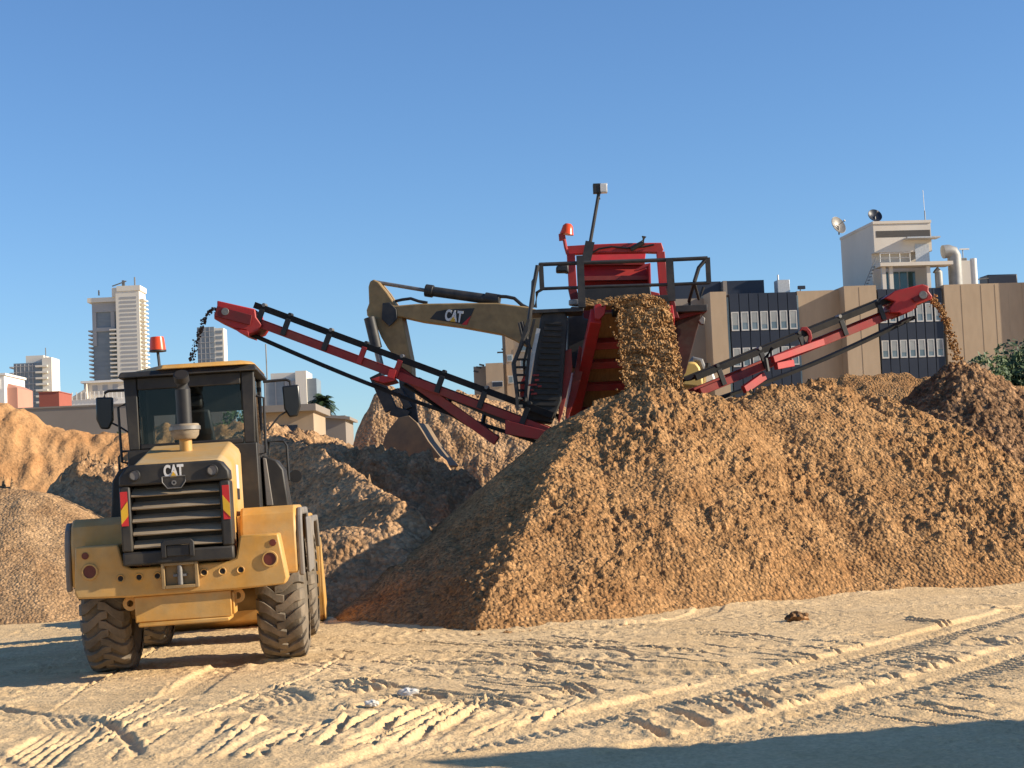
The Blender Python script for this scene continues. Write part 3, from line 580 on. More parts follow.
for k, (x, y) in enumerate(((.955, 0), (-.955, 0), (.955, 3.0), (-.955, 3.0))):
    if w0 is None:
        w0 = LP(MB().lathe(rim_prof, (1, 0, 0), (0, 0, 0), 32), 'wheel', M['rim'], 0, loc=(x, y, WR))
        t0 = tm_.build('tyre', M['rubber'], w0); l0 = lm_.build('tread', M['lug'], w0, .006, sharp=30)
        cur = w0
    else:
        cur = w0.copy(); COL.objects.link(cur); cur.location = (x, y, WR)
        for c in (t0, l0):
            d = c.copy(); COL.objects.link(d); d.parent = cur
    cur.rotation_euler = ((.3, .9, 1.7, .1)[k], 0, 0 if x > 0 else math.pi)
# chassis and front end
LP(MB().box(-.34, .34, -1.3, 1.5, .62, 1.18).box(-.25, .25, 1.5, 4.0, .55, 1.25).tube([(-.75, 0, .72), (.75, 0, .72)], .16, 14).tube([(-.75, 3.0, .72), (.75, 3.0, .72)], .16, 14).lathe([(-.3, .1), (-.2, .3), (.2, .3), (.3, .1)], (1, 0, 0), (0, 3.0, .68), 16), 'chassis', M['yellowex'], .015)
for s_ in (-1, 1):
    LP(MB().ext([(s_ * .42, 2.6, 1.95), (s_ * .42, 3.0, 1.98), (s_ * .42, 4.4, 1.05), (s_ * .42, 5.1, .42), (s_ * .42, 4.9, .25), (s_ * .42, 4.2, .72), (s_ * .42, 3.4, 1.35), (s_ * .42, 2.7, 1.7)], (s_ * .07, 0, 0)), 'lift_arm', M['yellowex'], .012)
    LP(MB().tube([(s_ * .33, 3.1, 1.0), (s_ * .33, 4.3, .85)], .06, 12), 'lift_cylinder', M['darksteel'], 0)
LP(MB().ext([(-.3, 2.0, 1.2), (-.3, 2.1, 1.95), (-.3, 3.0, 1.98), (-.3, 3.3, 1.2)], (.6, 0, 0)), 'front_tower', M['yellowex'], .02)
bk = MB(); prof = [(5.2, 1.22), (5.05, .9), (5.0, .45), (5.12, .12), (5.35, .03), (6.2, .03)]
inn = [(6.2, .055), (5.38, .06), (5.17, .15), (5.06, .47), (5.1, .88), (5.24, 1.2)]
bk.ext([(-1.2, y, z) for y, z in prof + inn], (2.4, 0, 0))
for s_ in (-1, 1): bk.ext([(s_ * 1.202, y, z) for y, z in [(5.2, 1.22), (5.05, .9), (5.0, .45), (5.12, .12), (5.35, .03), (6.15, .03), (5.9, .5)]], (s_ * .03, 0, 0))
LP(bk, 'bucket', M['yellow'], .006)

# ------------------------------------------------------------------ excavator (behind the screener, on a ramp)
EY = 37.6
exv = empty('excavator', (at(650, 370, EY).x, EY, 2.3), 'worn yellow excavator with its boom reaching left over the screening plant', 'excavator')
EO = exv.location
def Z5(x, y): return 360 + x / 5.12, 270 + y / 5.12
def EP(mb, name, m_, bevel=.01, parent=None): return mb.build(name, m_, parent or exv, bevel, off=EO)
def ey(px): return (600 - px) * .0042      # the arm swings slightly away from us towards its tip
def eprism(pts, Y0, dep): return MB().ext([at(*p, Y0 + ey(p[0])) for p in pts], (dep * .18, dep * .98, 0))
def ea(px, py, Y0): return at(px, py, Y0 + ey(px))
boom_px = [Z5(*p) for p in [(140, 170), (178, 182), (300, 172), (560, 168), (700, 168), (860, 188), (940, 215)]] + [(575, 335), (640, 362), (655, 372), (640, 385), (600, 372), (548, 356)] + [Z5(*p) for p in [(850, 395), (790, 362), (720, 330), (500, 290), (300, 262), (215, 243), (150, 235)]]
boom = EP(eprism(boom_px, EY, .55), 'boom', M['yellowex'], .03)
stick_px = [Z5(*p) for p in [(42, 85), (50, 58), (70, 47), (95, 60), (140, 115), (180, 175), (217, 245), (228, 300), (248, 400), (262, 470), (266, 545), (262, 600), (225, 600), (205, 500), (190, 460), (140, 400), (108, 345), (82, 285), (35, 232), (32, 205), (45, 170)]]
EP(eprism(stick_px, EY + .06, .42), 'stick', M['yellowex'], .03)
cy = MB().tube([ea(*Z5(345, 106), EY + .28), ea(*Z5(715, 158), EY + .28)], .115, 14)
cyl = EP(cy, 'stick_cylinder', M['darksteel'], 0)
EP(MB().tube([ea(*Z5(80, 62), EY + .28), ea(*Z5(350, 107), EY + .28)], .045, 10), 'rod', M['steel'], 0, parent=cyl)
for a_, b_ in (((335, 104), (375, 110)), ((640, 146), (715, 158))): EP(MB().tube([ea(*Z5(*a_), EY + .28), ea(*Z5(*b_), EY + .28)], .145, 12), 'cap', M['black'], .01, parent=cyl)
EP(MB().tube([ea(*Z5(x, y), EY + .2) for x, y in [(710, 135), (750, 137), (790, 145), (830, 180), (870, 200)]], .04, 8), 'hose', M['black'], 0)
EP(MB().tube([ea(*Z5(x, y), EY + .1) for x, y in [(180, 160), (215, 152), (260, 146), (300, 160), (345, 168)]], .035, 8), 'hose', M['black'], 0)
bc = EP(MB().tube([ea(*Z5(48, 245), EY - .08), ea(*Z5(85, 400), EY - .08)], .13, 14), 'bucket_cylinder', M['darksteel'], 0)
EP(MB().tube([ea(*Z5(85, 400), EY - .08), ea(*Z5(118, 540), EY - .08)], .075, 10), 'rod', M['steel'], 0, parent=bc)
EP(eprism([Z5(*p) for p in [(115, 170), (150, 165), (185, 200), (190, 250), (150, 290), (110, 250)]], EY - .04, .037), 'pivot_plate', M['darksteel'], .01)
dec = EP(eprism([Z5(*p) for p in [(358, 250), (392, 212), (440, 203), (586, 195), (548, 281)]], EY - .012, .01), 'decal', M['black'], 0)
EP(eprism([Z5(*p) for p in [(520, 280), (548, 281), (568, 235)]], EY - .018, .005), 'red_corner', M['decalred'], 0, parent=dec)
ctr = ea(*Z5(480, 238), EY - .024) - EO
ex_ = (ea(*Z5(525, 245), EY) - ea(*Z5(435, 233), EY)).normalized(); ey_ = (ea(*Z5(482, 200), EY) - ea(*Z5(480, 270), EY)); ey_ = (ey_ - ex_ * ey_.dot(ex_)).normalized(); ez_ = ex_.cross(ey_)
mm = Matrix.Identity(4)
for i in range(3): mm[i][0] = ex_[i]; mm[i][1] = ey_[i]; mm[i][2] = ez_[i]; mm[i][3] = ctr[i]
cat_logo(dec, .34, mm, .6)
def Z8(x, y): return 270 + x / 5.69, 340 + y / 5.69
# linkage and bucket
EP(MB().bar(ea(*Z8(600, 200), EY - .1), ea(*Z8(690, 400), EY - .1), .12, .28).bar(ea(*Z8(690, 400), EY - .1), ea(*Z8(790, 430), EY - .1), .12, .22)
   .bar(ea(*Z8(690, 300), EY - .1), ea(*Z8(735, 285), EY - .1), .1, .1).bar(ea(*Z8(735, 285), EY - .1), ea(*Z8(790, 390), EY - .1), .1, .16).bar(ea(*Z8(770, 200), EY + .2), ea(*Z8(810, 480), EY + .2), .3, .42), 'linkage', M['darksteel'], .01)
bprof = [Z8(*p) for p in [(735, 440), (790, 430), (835, 470), (862, 512), (900, 575), (955, 645), (1012, 712), (930, 720), (800, 700), (700, 660), (640, 600), (655, 540), (690, 490)]]
M['bucketsteel'] = mat('worn_bucket_steel', (.26, .175, .095), (.17, .125, .08), rough=.7, scale=3, detail=8)
sh = MB(); outer = [Z8(*p) for p in [(835, 470), (862, 512), (900, 575), (955, 645), (1012, 712)]]; inner_ = [Z8(*p) for p in [(1003, 722), (940, 655), (886, 582), (850, 522), (822, 480)]]
low_ = [Z8(*q) for q in [(640, 600), (700, 660), (800, 700), (930, 720), (1003, 722)]]
sh.ext([ea(*p, EY - .369) for p in outer + [Z8(1003, 724)] + [Z8(*q) for q in [(930, 719), (800, 699), (700, 659), (641, 600), (649, 594), (706, 648), (802, 687), (925, 706)]] + inner_[1:]], (.2, 1.1, 0))
bkt = EP(sh, 'bucket', M['bucketsteel'], 0)
for yy_ in (-.42, .70): EP(MB().ext([ea(*p, EY + yy_) for p in bprof], (.009, .049, 0)), 'side_plate', M['bucketsteel'], .01, parent=bkt)
for k in range(4):
    y0 = EY - .40 + k * .33
    a = ea(*Z8(765 + 10 * k, 505 - 8 * k), y0); b = ea(*Z8(745 + 12 * k, 462 - 6 * k), y0); c = ea(*Z8(790 + 10 * k, 500 - 8 * k), y0)
    EP(MB().ext([a, b, c], (0, .14, 0)), 'tooth', M['steel'], 0, parent=bkt)
# body, hidden for the most part
hb0 = at(600, 380, EY).x; hb1 = at(702, 372, EY).x
EP(MB().box(hb0, hb1 - .9, EY - .7, EY + 1.9, 3.35, 4.05), 'engine_house', M['yellowex'], .06)
cwp = [(682, 386), (682, 375), (685, 364), (690, 361.5), (696, 362), (700, 367), (703, 378), (704, 388)]
EP(MB().ext([at(*p, EY - .9) for p in cwp], (0, 2.6, 0)), 'counterweight', M['paleyellow'], .05)
EP(MB().tube([at(690, 366, EY + .3), at(694, 359.5, EY + .3), at(700, 361, EY + .3), at(704, 372, EY + .3)], .08, 10), 'handrail', M['steel'], 0)
EP(MB().ext([at(*p, EY - .3) for p in [(704, 388), (704, 374), (708, 368), (713, 371), (716, 380), (716, 390)]], (0, 1.2, 0)), 'air_filter', M['white'], .05)
EP(MB().tube([at(707, 371, EY - .4), at(708, 363, EY - .4)], .06, 8), 'exhaust', M['black'], 0)
EP(MB().box(hb0 + .2, hb0 + 1.2, EY + .75, EY + 1.75, 4.052, 4.45), 'cab', M['black'], .05)
EP(MB().tube([(hb0 + 1, EY + .6, 3.0), (hb0 + 1, EY + .6, 3.35)], .6, 20).box(hb0 + .1, hb0 + 2.2, EY + .1, EY + 1.1, 2.72, 3.05), 'undercarriage', M['darksteel'], .02)
for dy in (-.75, 1.25):
    EP(MB().ext([(hb0 - .8 + x, EY + dy, 2.28 + z) for x, z in [(0, .35), (.2, .08), (.5, 0), (3.2, 0), (3.5, .08), (3.7, .35), (3.5, .68), (3.2, .78), (.5, .78), (.2, .68)]], (0, .6, 0)), 'crawler_track', M['darksteel'], .03)

# ------------------------------------------------------------------ screening plant
SY = 31.0
scr = empty('screening_plant', (at(600, 400, SY).x, SY, 0), 'red mobile screening plant with two side conveyors and railed walkways', 'screening plant')
SO = scr.location
def SP(mb, name, m_, bevel=.008, parent=None, **k): return mb.build(name, m_, parent or scr, bevel, off=SO, **k)
def sprism(pts, Y0, dep): return MB().ext([at(*p, Y0) for p in pts], (0, dep, 0))
def Q(x, y): return 550 + x / 7.314, 220 + y / 7.314
def Z4(x, y): return 490 + x / 4.267, 270 + y / 4.267
HY = 33.4
beam = SP(sprism([Q(*p) for p in [(118, 190), (300, 178), (560, 168), (815, 165), (832, 215), (820, 240), (700, 236), (300, 244), (125, 252)]], HY, .22), 'cross_beam', M['red'], .015)
SP(MB().tube([at(*Q(300, 245), HY - .04), at(*Q(360, 210), HY - .04), at(*Q(450, 195), HY - .04), at(*Q(560, 205), HY - .04), at(*Q(690, 195), HY - .04), at(*Q(760, 180), HY - .04)], .02, 6)
   .tube([at(*Q(590, 215), HY - .06), at(*Q(680, 165), HY - .06), at(*Q(688, 120), HY - .06)], .05, 8), 'hydraulic_hose', M['black'], 0)
SP(MB().bar(at(*Q(152, 250), HY), at(*Q(166, 490), HY), .16, .16, (0, 1, 0)), 'hopper_post', M['red'])
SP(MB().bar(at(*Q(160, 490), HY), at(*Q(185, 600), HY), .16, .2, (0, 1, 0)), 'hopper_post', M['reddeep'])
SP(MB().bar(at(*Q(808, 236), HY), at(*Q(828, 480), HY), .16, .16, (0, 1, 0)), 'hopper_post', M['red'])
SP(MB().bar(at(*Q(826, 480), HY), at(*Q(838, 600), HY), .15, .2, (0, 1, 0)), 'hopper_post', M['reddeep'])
hop = MB()
# hopper: tilted back wall with folded ribs and two side walls
def quad(p0, p1, p2, p3, Ya, Yb, th=.05): return [at(*Q(*p0), Ya), at(*Q(*p1), Ya), at(*Q(*p2), Yb), at(*Q(*p3), Yb)]
def slab(mb, pts, th=.06):
    a = [Vector(p) for p in pts]; n = (a[1] - a[0]).cross(a[3] - a[0]).normalized(); return mb.ext(a, n * th)
slab(hop, quad((240, 250), (700, 240), (690, 316), (240, 320), 34.2, 33.9))
slab(hop, quad((240, 322), (690, 318), (728, 425), (245, 432), 33.85, 33.55))
slab(hop, quad((245, 434), (728, 427), (728, 485), (250, 485), 33.5, 33.6))
hopper = SP(hop, 'hopper', M['red'], .006)
rb = MB()
for (x0, y0, x1, y1, Yq) in ((240, 318, 692, 314, 33.78), (245, 430, 728, 424, 33.42)):
    rb.bar(at(*Q(x0, y0), Yq), at(*Q(x1, y1), Yq), .14, .09)
SP(rb, 'rib', M['redworn'], .006, parent=hopper)
SP(MB().ext([at(*Q(*p), 33.3) for p in [(612, 372), (690, 322), (735, 314), (738, 490), (724, 490), (722, 345), (640, 372)]], (0, .06, 0)).ext([at(*Q(*p), 33.06) for p in [(722, 322), (736, 316), (740, 490), (726, 490)]], (0, 1.0, 0)), 'side_wall', M['red'], .006, parent=hopper)
SP(MB().ext([at(*Q(*p), 33.2) for p in [(735, 520), (800, 535), (810, 590), (735, 590)]], (0, .3, 0)), 'corner_plate', M['red'], .01)
sb = MB().ext([at(*Q(*p), 33.0) for p in [(240, 487), (735, 482), (745, 600), (235, 600)]], (0, 1.6, 0))
SP(sb, 'screen_box', M['black'], .02)
# chassis mass behind the belts, down to the ground
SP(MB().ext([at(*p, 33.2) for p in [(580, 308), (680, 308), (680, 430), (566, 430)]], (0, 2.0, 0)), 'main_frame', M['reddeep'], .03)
for px in (575, 665):
    p = at(px, 430, 34.3)
    SP(MB().ext([(p.x - .25, 32.2 + y, z) for y, z in [(0, .32), (.25, .05), (.5, 0), (4.0, 0), (4.3, .05), (4.5, .32), (4.3, .6), (4.0, .68), (.5, .68), (.25, .6)]], (.5, 0, 0)), 'crawler_track', M['darksteel'], .03)
SP(MB().box(at(575, 430, 34).x, at(670, 430, 34).x, 33.4, 35.6, .5, 2.6), 'undercarriage', M['darksteel'], .05)
# wide fines conveyor rising towards us
TA = Vector(at(640, 300, 29.6)); HX0 = at(597, 316, 29.7).x; HX1 = at(676, 316, 29.7).x
hz = at(596, 316, 29.7).z
rail = MB()
rl_top = at(596, 316, 29.7); rl_bot = at(574, 415, 32.4); rr_top = at(668, 312, 29.7); rr_bot = at(664, 412, 32.4)
rail.bar(rl_top, rl_bot, .2, .3, (0, 1, .3)); rail.bar(rr_top, rr_bot, .2, .3, (0, 1, .3))
tail = SP(rail, 'fines_conveyor', M['red'], .012)
for t, hgt in ((.27, .2), (.47, .14), (.70, .12), (.98, .34)):
    a = rl_top.lerp(rl_bot, t); b = rr_top.lerp(rr_bot, t); SP(MB().bar(a, b, .14, hgt, (0, 1, .6)), 'cross_member', M['redworn'], .01, parent=tail)
bl = [rl_top + Vector((.1, .22, .05)), rr_top + Vector((-.1, .22, .05)), rr_bot + Vector((-.1, .25, 0)), rl_bot + Vector((.1, .25, 0))]
bm_ = MB(); slab(bm_, bl, .03); SP(bm_, 'return_belt', M['beltbrown'], 0, parent=tail)
SP(MB().tube([at(612, 307, 29.75), at(668, 305, 29.75)], .18, 20), 'head_drum', M['belt'], 0, parent=tail)
SP(MB().ext([at(*Q(*p), 29.55) for p in [(325, 620), (370, 612), (385, 640), (415, 610), (400, 690), (360, 730), (330, 720)]], (0, .3, 0)), 'bearing_bracket', M['red'], .012, parent=tail)
# load of sand lying on the top of this belt
rb_ = MB()
# red support plates left of the conveyor
SP(sprism([Z4(*p) for p in [(318, 345), (348, 335), (352, 420), (330, 520), (310, 610), (295, 655), (290, 640)]], 30.6, .14), 'support_plate', M['redworn'], .01)
SP(sprism([Z4(*p) for p in [(380, 322), (412, 350), (408, 385), (368, 540), (330, 640), (322, 620), (345, 500), (368, 400)]], 30.9, .14), 'support_plate', M['redworn'], .01)
# engine pack
SP(sprism([Z4(*p) for p in [(345, 155), (398, 155), (400, 205), (460, 215), (470, 240), (395, 420), (330, 420), (330, 215)]], 31.6, 1.2), 'engine_pack', M['darksteel'], .03)
SP(MB().tube([at(*Z4(372, 152), 31.8), at(*Z4(372, 128), 31.8)], .16, 12), 'air_filter', M['steel'], .02)
# dark oversize chute with bar mesh on the left
chute = SP(sprism([Z4(*p) for p in [(215, 205), (225, 182), (320, 172), (335, 210), (305, 560), (265, 655), (150, 640), (165, 540)]], 30.5, .7), 'side_chute', M['darksteel'], .03)
r5 = random.Random(4)
for k in range(15):
    t = k / 15; x0 = 222 - 62 * t; x1 = 312 - 18 * t; y = 225 + 370 * t
    SP(MB().bar(at(*Z4(x0 + 14, y), 30.47), at(*Z4(x1 - 6, y + 3), 30.47), .05, .055), 'mesh_bar', M['blackframe'], 0, parent=chute)
for x, y, w_ in ((195, 449, 28), (200, 470, 18), (180, 490, 40), (178, 512, 16), (188, 528, 26), (212, 496, 16)):
    SP(MB().box(at(*Z4(x - w_ / 2, y), 30.44).x, at(*Z4(x + w_ / 2, y), 30.44).x, 30.43, 30.46, at(*Z4(x, y + 4), 30.44).z, at(*Z4(x, y - 4), 30.44).z), 'red_glint', M['red'], 0, parent=chute)  # small red bars standing in for glints on the chute
SP(MB().bar(at(*Z4(207, 250), 30.4), at(*Z4(140, 560), 30.4), .05, .07), 'edge_rail', M['galv'], 0, parent=chute)
SP(sprism([Z4(*p) for p in [(128, 485), (148, 440), (155, 470), (140, 560), (128, 560)]], 30.3, .1), 'red_guard', M['red'], 0)
# access ladder
ld = MB()
for dx, Yq in ((0, 30.0), (40, 30.35)):
    ld.bar(at(*Z4(105 + dx, 395), Yq), at(*Z4(118 + dx, 600), Yq), .05, .05); ld.bar(at(*Z4(105 + dx, 395), Yq), at(*Z4(165 + dx * .6, 210), Yq), .05, .05)
for k in range(7):
    t = k / 6; ld.bar(at(*Z4(112, 580 - 330 * t * .6), 30.0), at(*Z4(152, 580 - 330 * t * .6), 30.35), .05, .04)
SP(ld, 'ladder', M['darksteel'], 0)
def rail_px(pts, r=.035, Yq=30.6): return MB().tube([at(*p, Yq) for p in pts], r, 8)
hr = rail_px([Z4(120, 560), Z4(100, 400), Z4(160, 260), Z4(185, 80), Z4(203, -20)], .038, 30.2)
hr.tube([at(*Z4(x, y), 30.2) for x, y in [(150, 560), (160, 420), (170, 330), (135, 220), (125, 225), (140, 290), (175, 340)]], .03, 8)
SP(hr, 'ladder_handrail', M['darksteel'], 0)
# walkway and railing
def V3(x, y): return 500 + x / 4.655, 170 + y / 4.655
RY = 30.4
rl = MB()
rl.tube([at(*V3(150, 640), RY), at(*V3(155, 520), RY), at(*V3(182, 445), RY)], .036, 8)
rl.tube([at(*V3(182, 440), RY), at(*V3(500, 428), RY), at(*V3(790, 418), RY), at(*V3(966, 410), RY)], .036, 8)
rl.tube([at(*V3(165, 640), RY), at(*V3(172, 570), RY), at(*V3(200, 553), RY), at(*V3(500, 542), RY), at(*V3(790, 533), RY), at(*V3(975, 525), RY)], .03, 8)
for x, y0, y1 in ((190, 435, 556), (966, 408, 527)): rl.bar(at(*V3(x, y0), RY), at(*V3(x + 6, y1), RY), .085, .06)
for x0, x1, y0, y1 in ((372, 382, 400, 640), (788, 800, 412, 610)): rl.bar(at(*V3(x0, y0), RY), at(*V3(x1, y1), RY), .13, .09)
rl.tube([at(*V3(955, 420), RY), at(*V3(925, 455), RY), at(*V3(905, 520), RY)], .036, 8)
SP(rl, 'walkway_railing', M['darksteel'], 0)
r2 = MB(); Y2 = 31.5
r2.tube([at(*V3(905, 520), RY), at(*V3(880, 610), Y2), at(*V3(890, 660), Y2)], .032, 8).tube([at(*V3(905, 525), RY), at(*V3(925, 600), Y2), at(*V3(948, 545), Y2)], .028, 8)
SP(r2, 'folding_strut', M['black'], 0)
wk = MB().ext([at(*V3(150, 650), 30.4), at(*V3(390, 640), 30.4), at(*V3(390, 658), 30.4), at(*V3(150, 668), 30.4)], (0, .8, 0))
SP(wk, 'walkway', M['darksteel'], .01)
SP(MB().ext([at(*V3(815, 632), 30.6), at(*V3(965, 625), 30.6), at(*V3(965, 655), 30.6), at(*V3(815, 662), 30.6)], (0, .8, 0)), 'walkway', M['darksteel'], .01)
# mast with two lamps
mast = SP(MB().tube([at(590, 244, 33.2), at(599, 192, 33.2)], .034, 8).bar(at(586, 262, 33.2), at(590, 242, 33.2), .16, .18), 'lamp_mast', M['darksteel'], 0)
l_ = SP(MB().box(-.085, .075, -.08, .08, -.1, .09).tube([(0, 0, -.1), (0.04, 0, -.22)], .02, 6), 'floodlight', M['black'], .02, parent=mast); l_.location = Vector(at(597.3, 188.5, 33.2)) ; l_.data.transform(Matrix.Translation(SO)); l_.location -= SO
l_ = SP(MB().box(-.07, .085, -.08, .08, -.09, .09).box(-.055, .07, -.09, -.081, -.075, .075), 'floodlight', M['lampwhite'], .02, parent=mast); l_.data.transform(Matrix.Translation(SO)); l_.location = Vector(at(602.8, 188.5, 33.2)) - SO
# warning beacon
bst = SP(MB().tube([at(*Q(130, 250), 33.2), at(*Q(115, 200), 33.2), at(*Q(98, 110), 33.2)], .035, 8).bar(at(*Q(65, 128), 33.2), at(*Q(100, 125), 33.2), .1, .13), 'beacon_stalk', M['red'], 0)
SP(MB().lathe([(0, 0), (0, .14), (.07, .12), (.17, .10), (.21, .06), (.22, 0)], (.2, 0, 1), at(*Q(122, 105), 33.2), 16), 'warning_beacon', M['orange'], 0, parent=bst)
SP(sprism([Q(*p) for p in [(45, 335), (135, 322), (138, 385), (110, 378), (45, 378)]], 32.6, .3), 'toolbox', M['darksteel'], .03)
# right feed chute, a dark tapering trough
M['rustdark'] = mat('rusty_dark_paint', (.075, .022, .016), (.05, .035, .026), rough=.75, scale=4, detail=9, lo=.35, hi=.65, fine=.3, fscale=8)
fc = SP(sprism([Z4(*p) for p in [(790, 215), (925, 178), (928, 160), (800, 190)]], 30.8, .9), 'feed_chute', M['reddeep'], .01)
SP(sprism([Z4(*p) for p in [(796, 192), (905, 182), (880, 270), (835, 440), (822, 455), (805, 450)]], 30.95, .7), 'chute_wall', M['rustdark'], .01, parent=fc)
SP(sprism([Z4(*p) for p in [(890, 215), (905, 195), (918, 205), (915, 232), (900, 230)]], 30.7, .2), 'bracket', M['steel'], .01, parent=fc)
SP(sprism([Z4(*p) for p in [(752, 70), (772, 65), (800, 180), (808, 205), (785, 205)]], 30.6, .2), 'valve_block', M['reddeep'], .01)

# side conveyors
def conveyor(A, B, head_px, side, brackets, red_br, lower, fw_=.6):
    A = Vector(A); B = Vector(B); d = (B - A).normalized(); dep = Vector((-d.y, d.x, 0)).normalized()
    if dep.y < 0: dep = -dep
    up = dep.cross(d) if dep.cross(d).z > 0 else d.cross(dep)
    L = (B - A).length
    b = MB()
    for s_ in (0, fw_): b.bar(A + dep * s_, B + dep * s_, .10, .145, up)
    for k in range(9):
        p = A.lerp(B, (k + .5) / 9); b.bar(p + dep * .052, p + dep * (fw_ - .052), .06, .06, up)
    root = SP(b, 'side_conveyor', M['redworn'], .008)
    t = MB(); o1 = .29
    t.bar(A + up * o1 + dep * (-.03), B + up * o1 + dep * (-.03), .09, .115, up); t.bar(A + up * o1 + dep * (fw_ + .03), B + up * o1 + dep * (fw_ + .03), .07, .09, up)
    a0 = A + up * (o1 - .02); b0 = B + up * (o1 - .02)
    t.loft([a0 + dep * .03 + up * .05, a0 + dep * .2, a0 + dep * (fw_ - .2), a0 + dep * (fw_ - .03) + up * .05, a0 + dep * (fw_ - .2) - up * .02, a0 + dep * .2 - up * .02],
           [b0 + dep * .03 + up * .05, b0 + dep * .2, b0 + dep * (fw_ - .2), b0 + dep * (fw_ - .03) + up * .05, b0 + dep * (fw_ - .2) - up * .02, b0 + dep * .2 - up * .02])
    SP(t, 'carrying_belt', M['belt'], 0, parent=root)
    rt = MB(); pts = []
    for k in range(13):
        u = k / 12; pts.append(A.lerp(B, u) - up * (.25 + .10 * math.sin(math.pi * u)) )
    for k in range(12): rt.bar(pts[k] + dep * fw_ / 2, pts[k + 1] + dep * fw_ / 2, fw_ * .6, .06, up)
    SP(rt, 'return_belt', M['belt'], 0, parent=root)
    for i, u in enumerate(brackets):
        p = A.lerp(B, u); q = MB()
        q.bar(p - dep * .06 - up * .05, p - dep * .06 + up * (o1 - .02), .05, .10, d)
        SP(q, 'roller_bracket', M['red'] if i in red_br else M['black'], .006, parent=root)
        SP(MB().tube([p + dep * -.09 + up * (o1 + .06), p + dep * .05 + up * (o1 + .06)], .035, 10), 'roller', M['steel' if i % 2 else 'black'], 0, parent=root)
    return root, A, B, d, dep, up
# left
A_ = at(548, 431, 30.2); B_ = at(250, 320, 31.2)
lc, A_, B_, d_, dep_, up_ = conveyor(A_, B_, None, -1, [.08, .22, .36, .50, .62, .74, .88, .97], (3, 4), None)
hdp = [(217, 300.5), (255, 309), (256, 317), (262, 325), (258, 331), (248, 335), (246, 330), (233, 328), (214, 319), (214, 314), (217, 307)]
head = SP(MB().ext([at(*p, 31.05) for p in hdp], (0, .98, 0)), 'head_guard', M['red'], .02, parent=lc)
SP(MB().ext([at(*p, 31.0) for p in [(217, 306), (252, 315), (250, 325), (214, 316)]], (0, .045, 0)), 'guard_recess', M['reddeep'], .006, parent=head)
SP(MB().disc(at(225, 311.5, 30.99), (0, 1, 0), .07, .02, 14), 'bearing', M['steel'], .005, parent=head)
SP(MB().ext([at(*p, 31.04) for p in [(233, 328), (248, 331), (249, 336), (240, 333)]], (0, 1.0, 0)), 'scraper', M['red'], .006, parent=head)
SP(MB().bar(at(395, 368, 30.85), at(497, 441, 30.4), .1, .17), 'lower_strut', M['redworn'], .008, parent=lc)
SP(MB().ext([at(*p, 30.6) for p in [(371, 379), (382, 375.5), (394, 377), (396, 380), (384, 383)]], (0, .9, 0)), 'tracking_plate', M['red'], .006, parent=lc)
SP(MB().ext([at(*p, 30.58) for p in [(387, 377), (389, 369), (396.5, 370), (394, 379)]], (0, .1, 0)), 'clamp_plate', M['red'], .006, parent=lc)
SP(MB().bar(at(398, 375, 30.9), at(538, 436, 30.35), .05, .075), 'lower_rail', M['black'], 0, parent=lc)
SP(MB().bar(at(404, 384, 31.1), at(498, 437, 30.7), .05, .06), 'lower_rail', M['black'], 0, parent=lc)
for a_, b_ in (((420, 378), (416, 390)), ((452, 391), (448, 408)), ((486, 405), (482, 428))): SP(MB().bar(at(*a_, 30.8), at(*b_, 30.75), .06, .06), 'strut_link', M['black'], 0, parent=lc)
SP(MB().tube([at(480, 432, 30.7), at(440, 408, 30.8), at(405, 385, 30.9)], .035, 6), 'hydraulic_hose', M['black'], 0, parent=lc)
SP(MB().ext([at(*p, 30.1) for p in [(505, 420), (552, 432), (546, 441), (505, 434)]], (0, .1, 0)), 'foot_plate', M['reddeep'], .01, parent=lc)
# right
A_ = at(700, 392, 32.4); B_ = at(915, 304.5, 33.9)
rc, A_, B_, d_, dep_, up_ = conveyor(A_, B_, None, 1, [.10, .29, .47, .66, .84], (), None)
def Z6(x, y): return 680 + x / 2.977, 190 + y / 2.977
hd2 = [Z6(*p) for p in [(608, 322), (640, 300), (722, 280), (741, 286), (740, 300), (752, 316), (748, 326), (706, 340), (694, 358), (660, 372), (655, 366), (628, 366), (624, 352), (640, 332)]]
head2 = SP(MB().ext([at(*p, 33.5) for p in hd2], (0, .98, 0)), 'head_guard', M['red'], .02, parent=rc)
SP(MB().ext([at(*Z6(*p), 33.45) for p in [(690, 322), (730, 303), (742, 312), (738, 322), (700, 334)]], (0, .045, 0)), 'guard_recess', M['reddeep'], .006, parent=head2)
SP(MB().disc(at(*Z6(724, 312), 33.42), (0, 1, 0), .08, .03, 14), 'bearing', M['steel'], .005, parent=head2)
ring = MB().ext([at(*Z6(*p), 33.0) for p in [(362, 408), (378, 407), (390, 420), (394, 440), (388, 455), (380, 455), (384, 435), (376, 420), (362, 416), (356, 432), (352, 425)]], (0, .12, 0))
SP(ring, 'hoop_guard', M['red'], .01, parent=rc)
SP(MB().bar(at(*Z6(190, 595), 32.3), at(*Z6(250, 553), 32.6), .1, .15).bar(at(*Z6(285, 525), 32.5), at(*Z6(335, 515), 32.8), .1, .13).bar(at(*Z6(275, 505), 32.5), at(*Z6(425, 452), 33.2), .1, .13), 'lower_strut', M['red'], .008, parent=rc)
SP(MB().tube([at(*Z6(275, 470), 31.4), at(*Z6(255, 500), 31.4), at(*Z6(262, 540), 31.4)], .04, 6), 'hydraulic_hose', M['black'], 0, parent=rc)

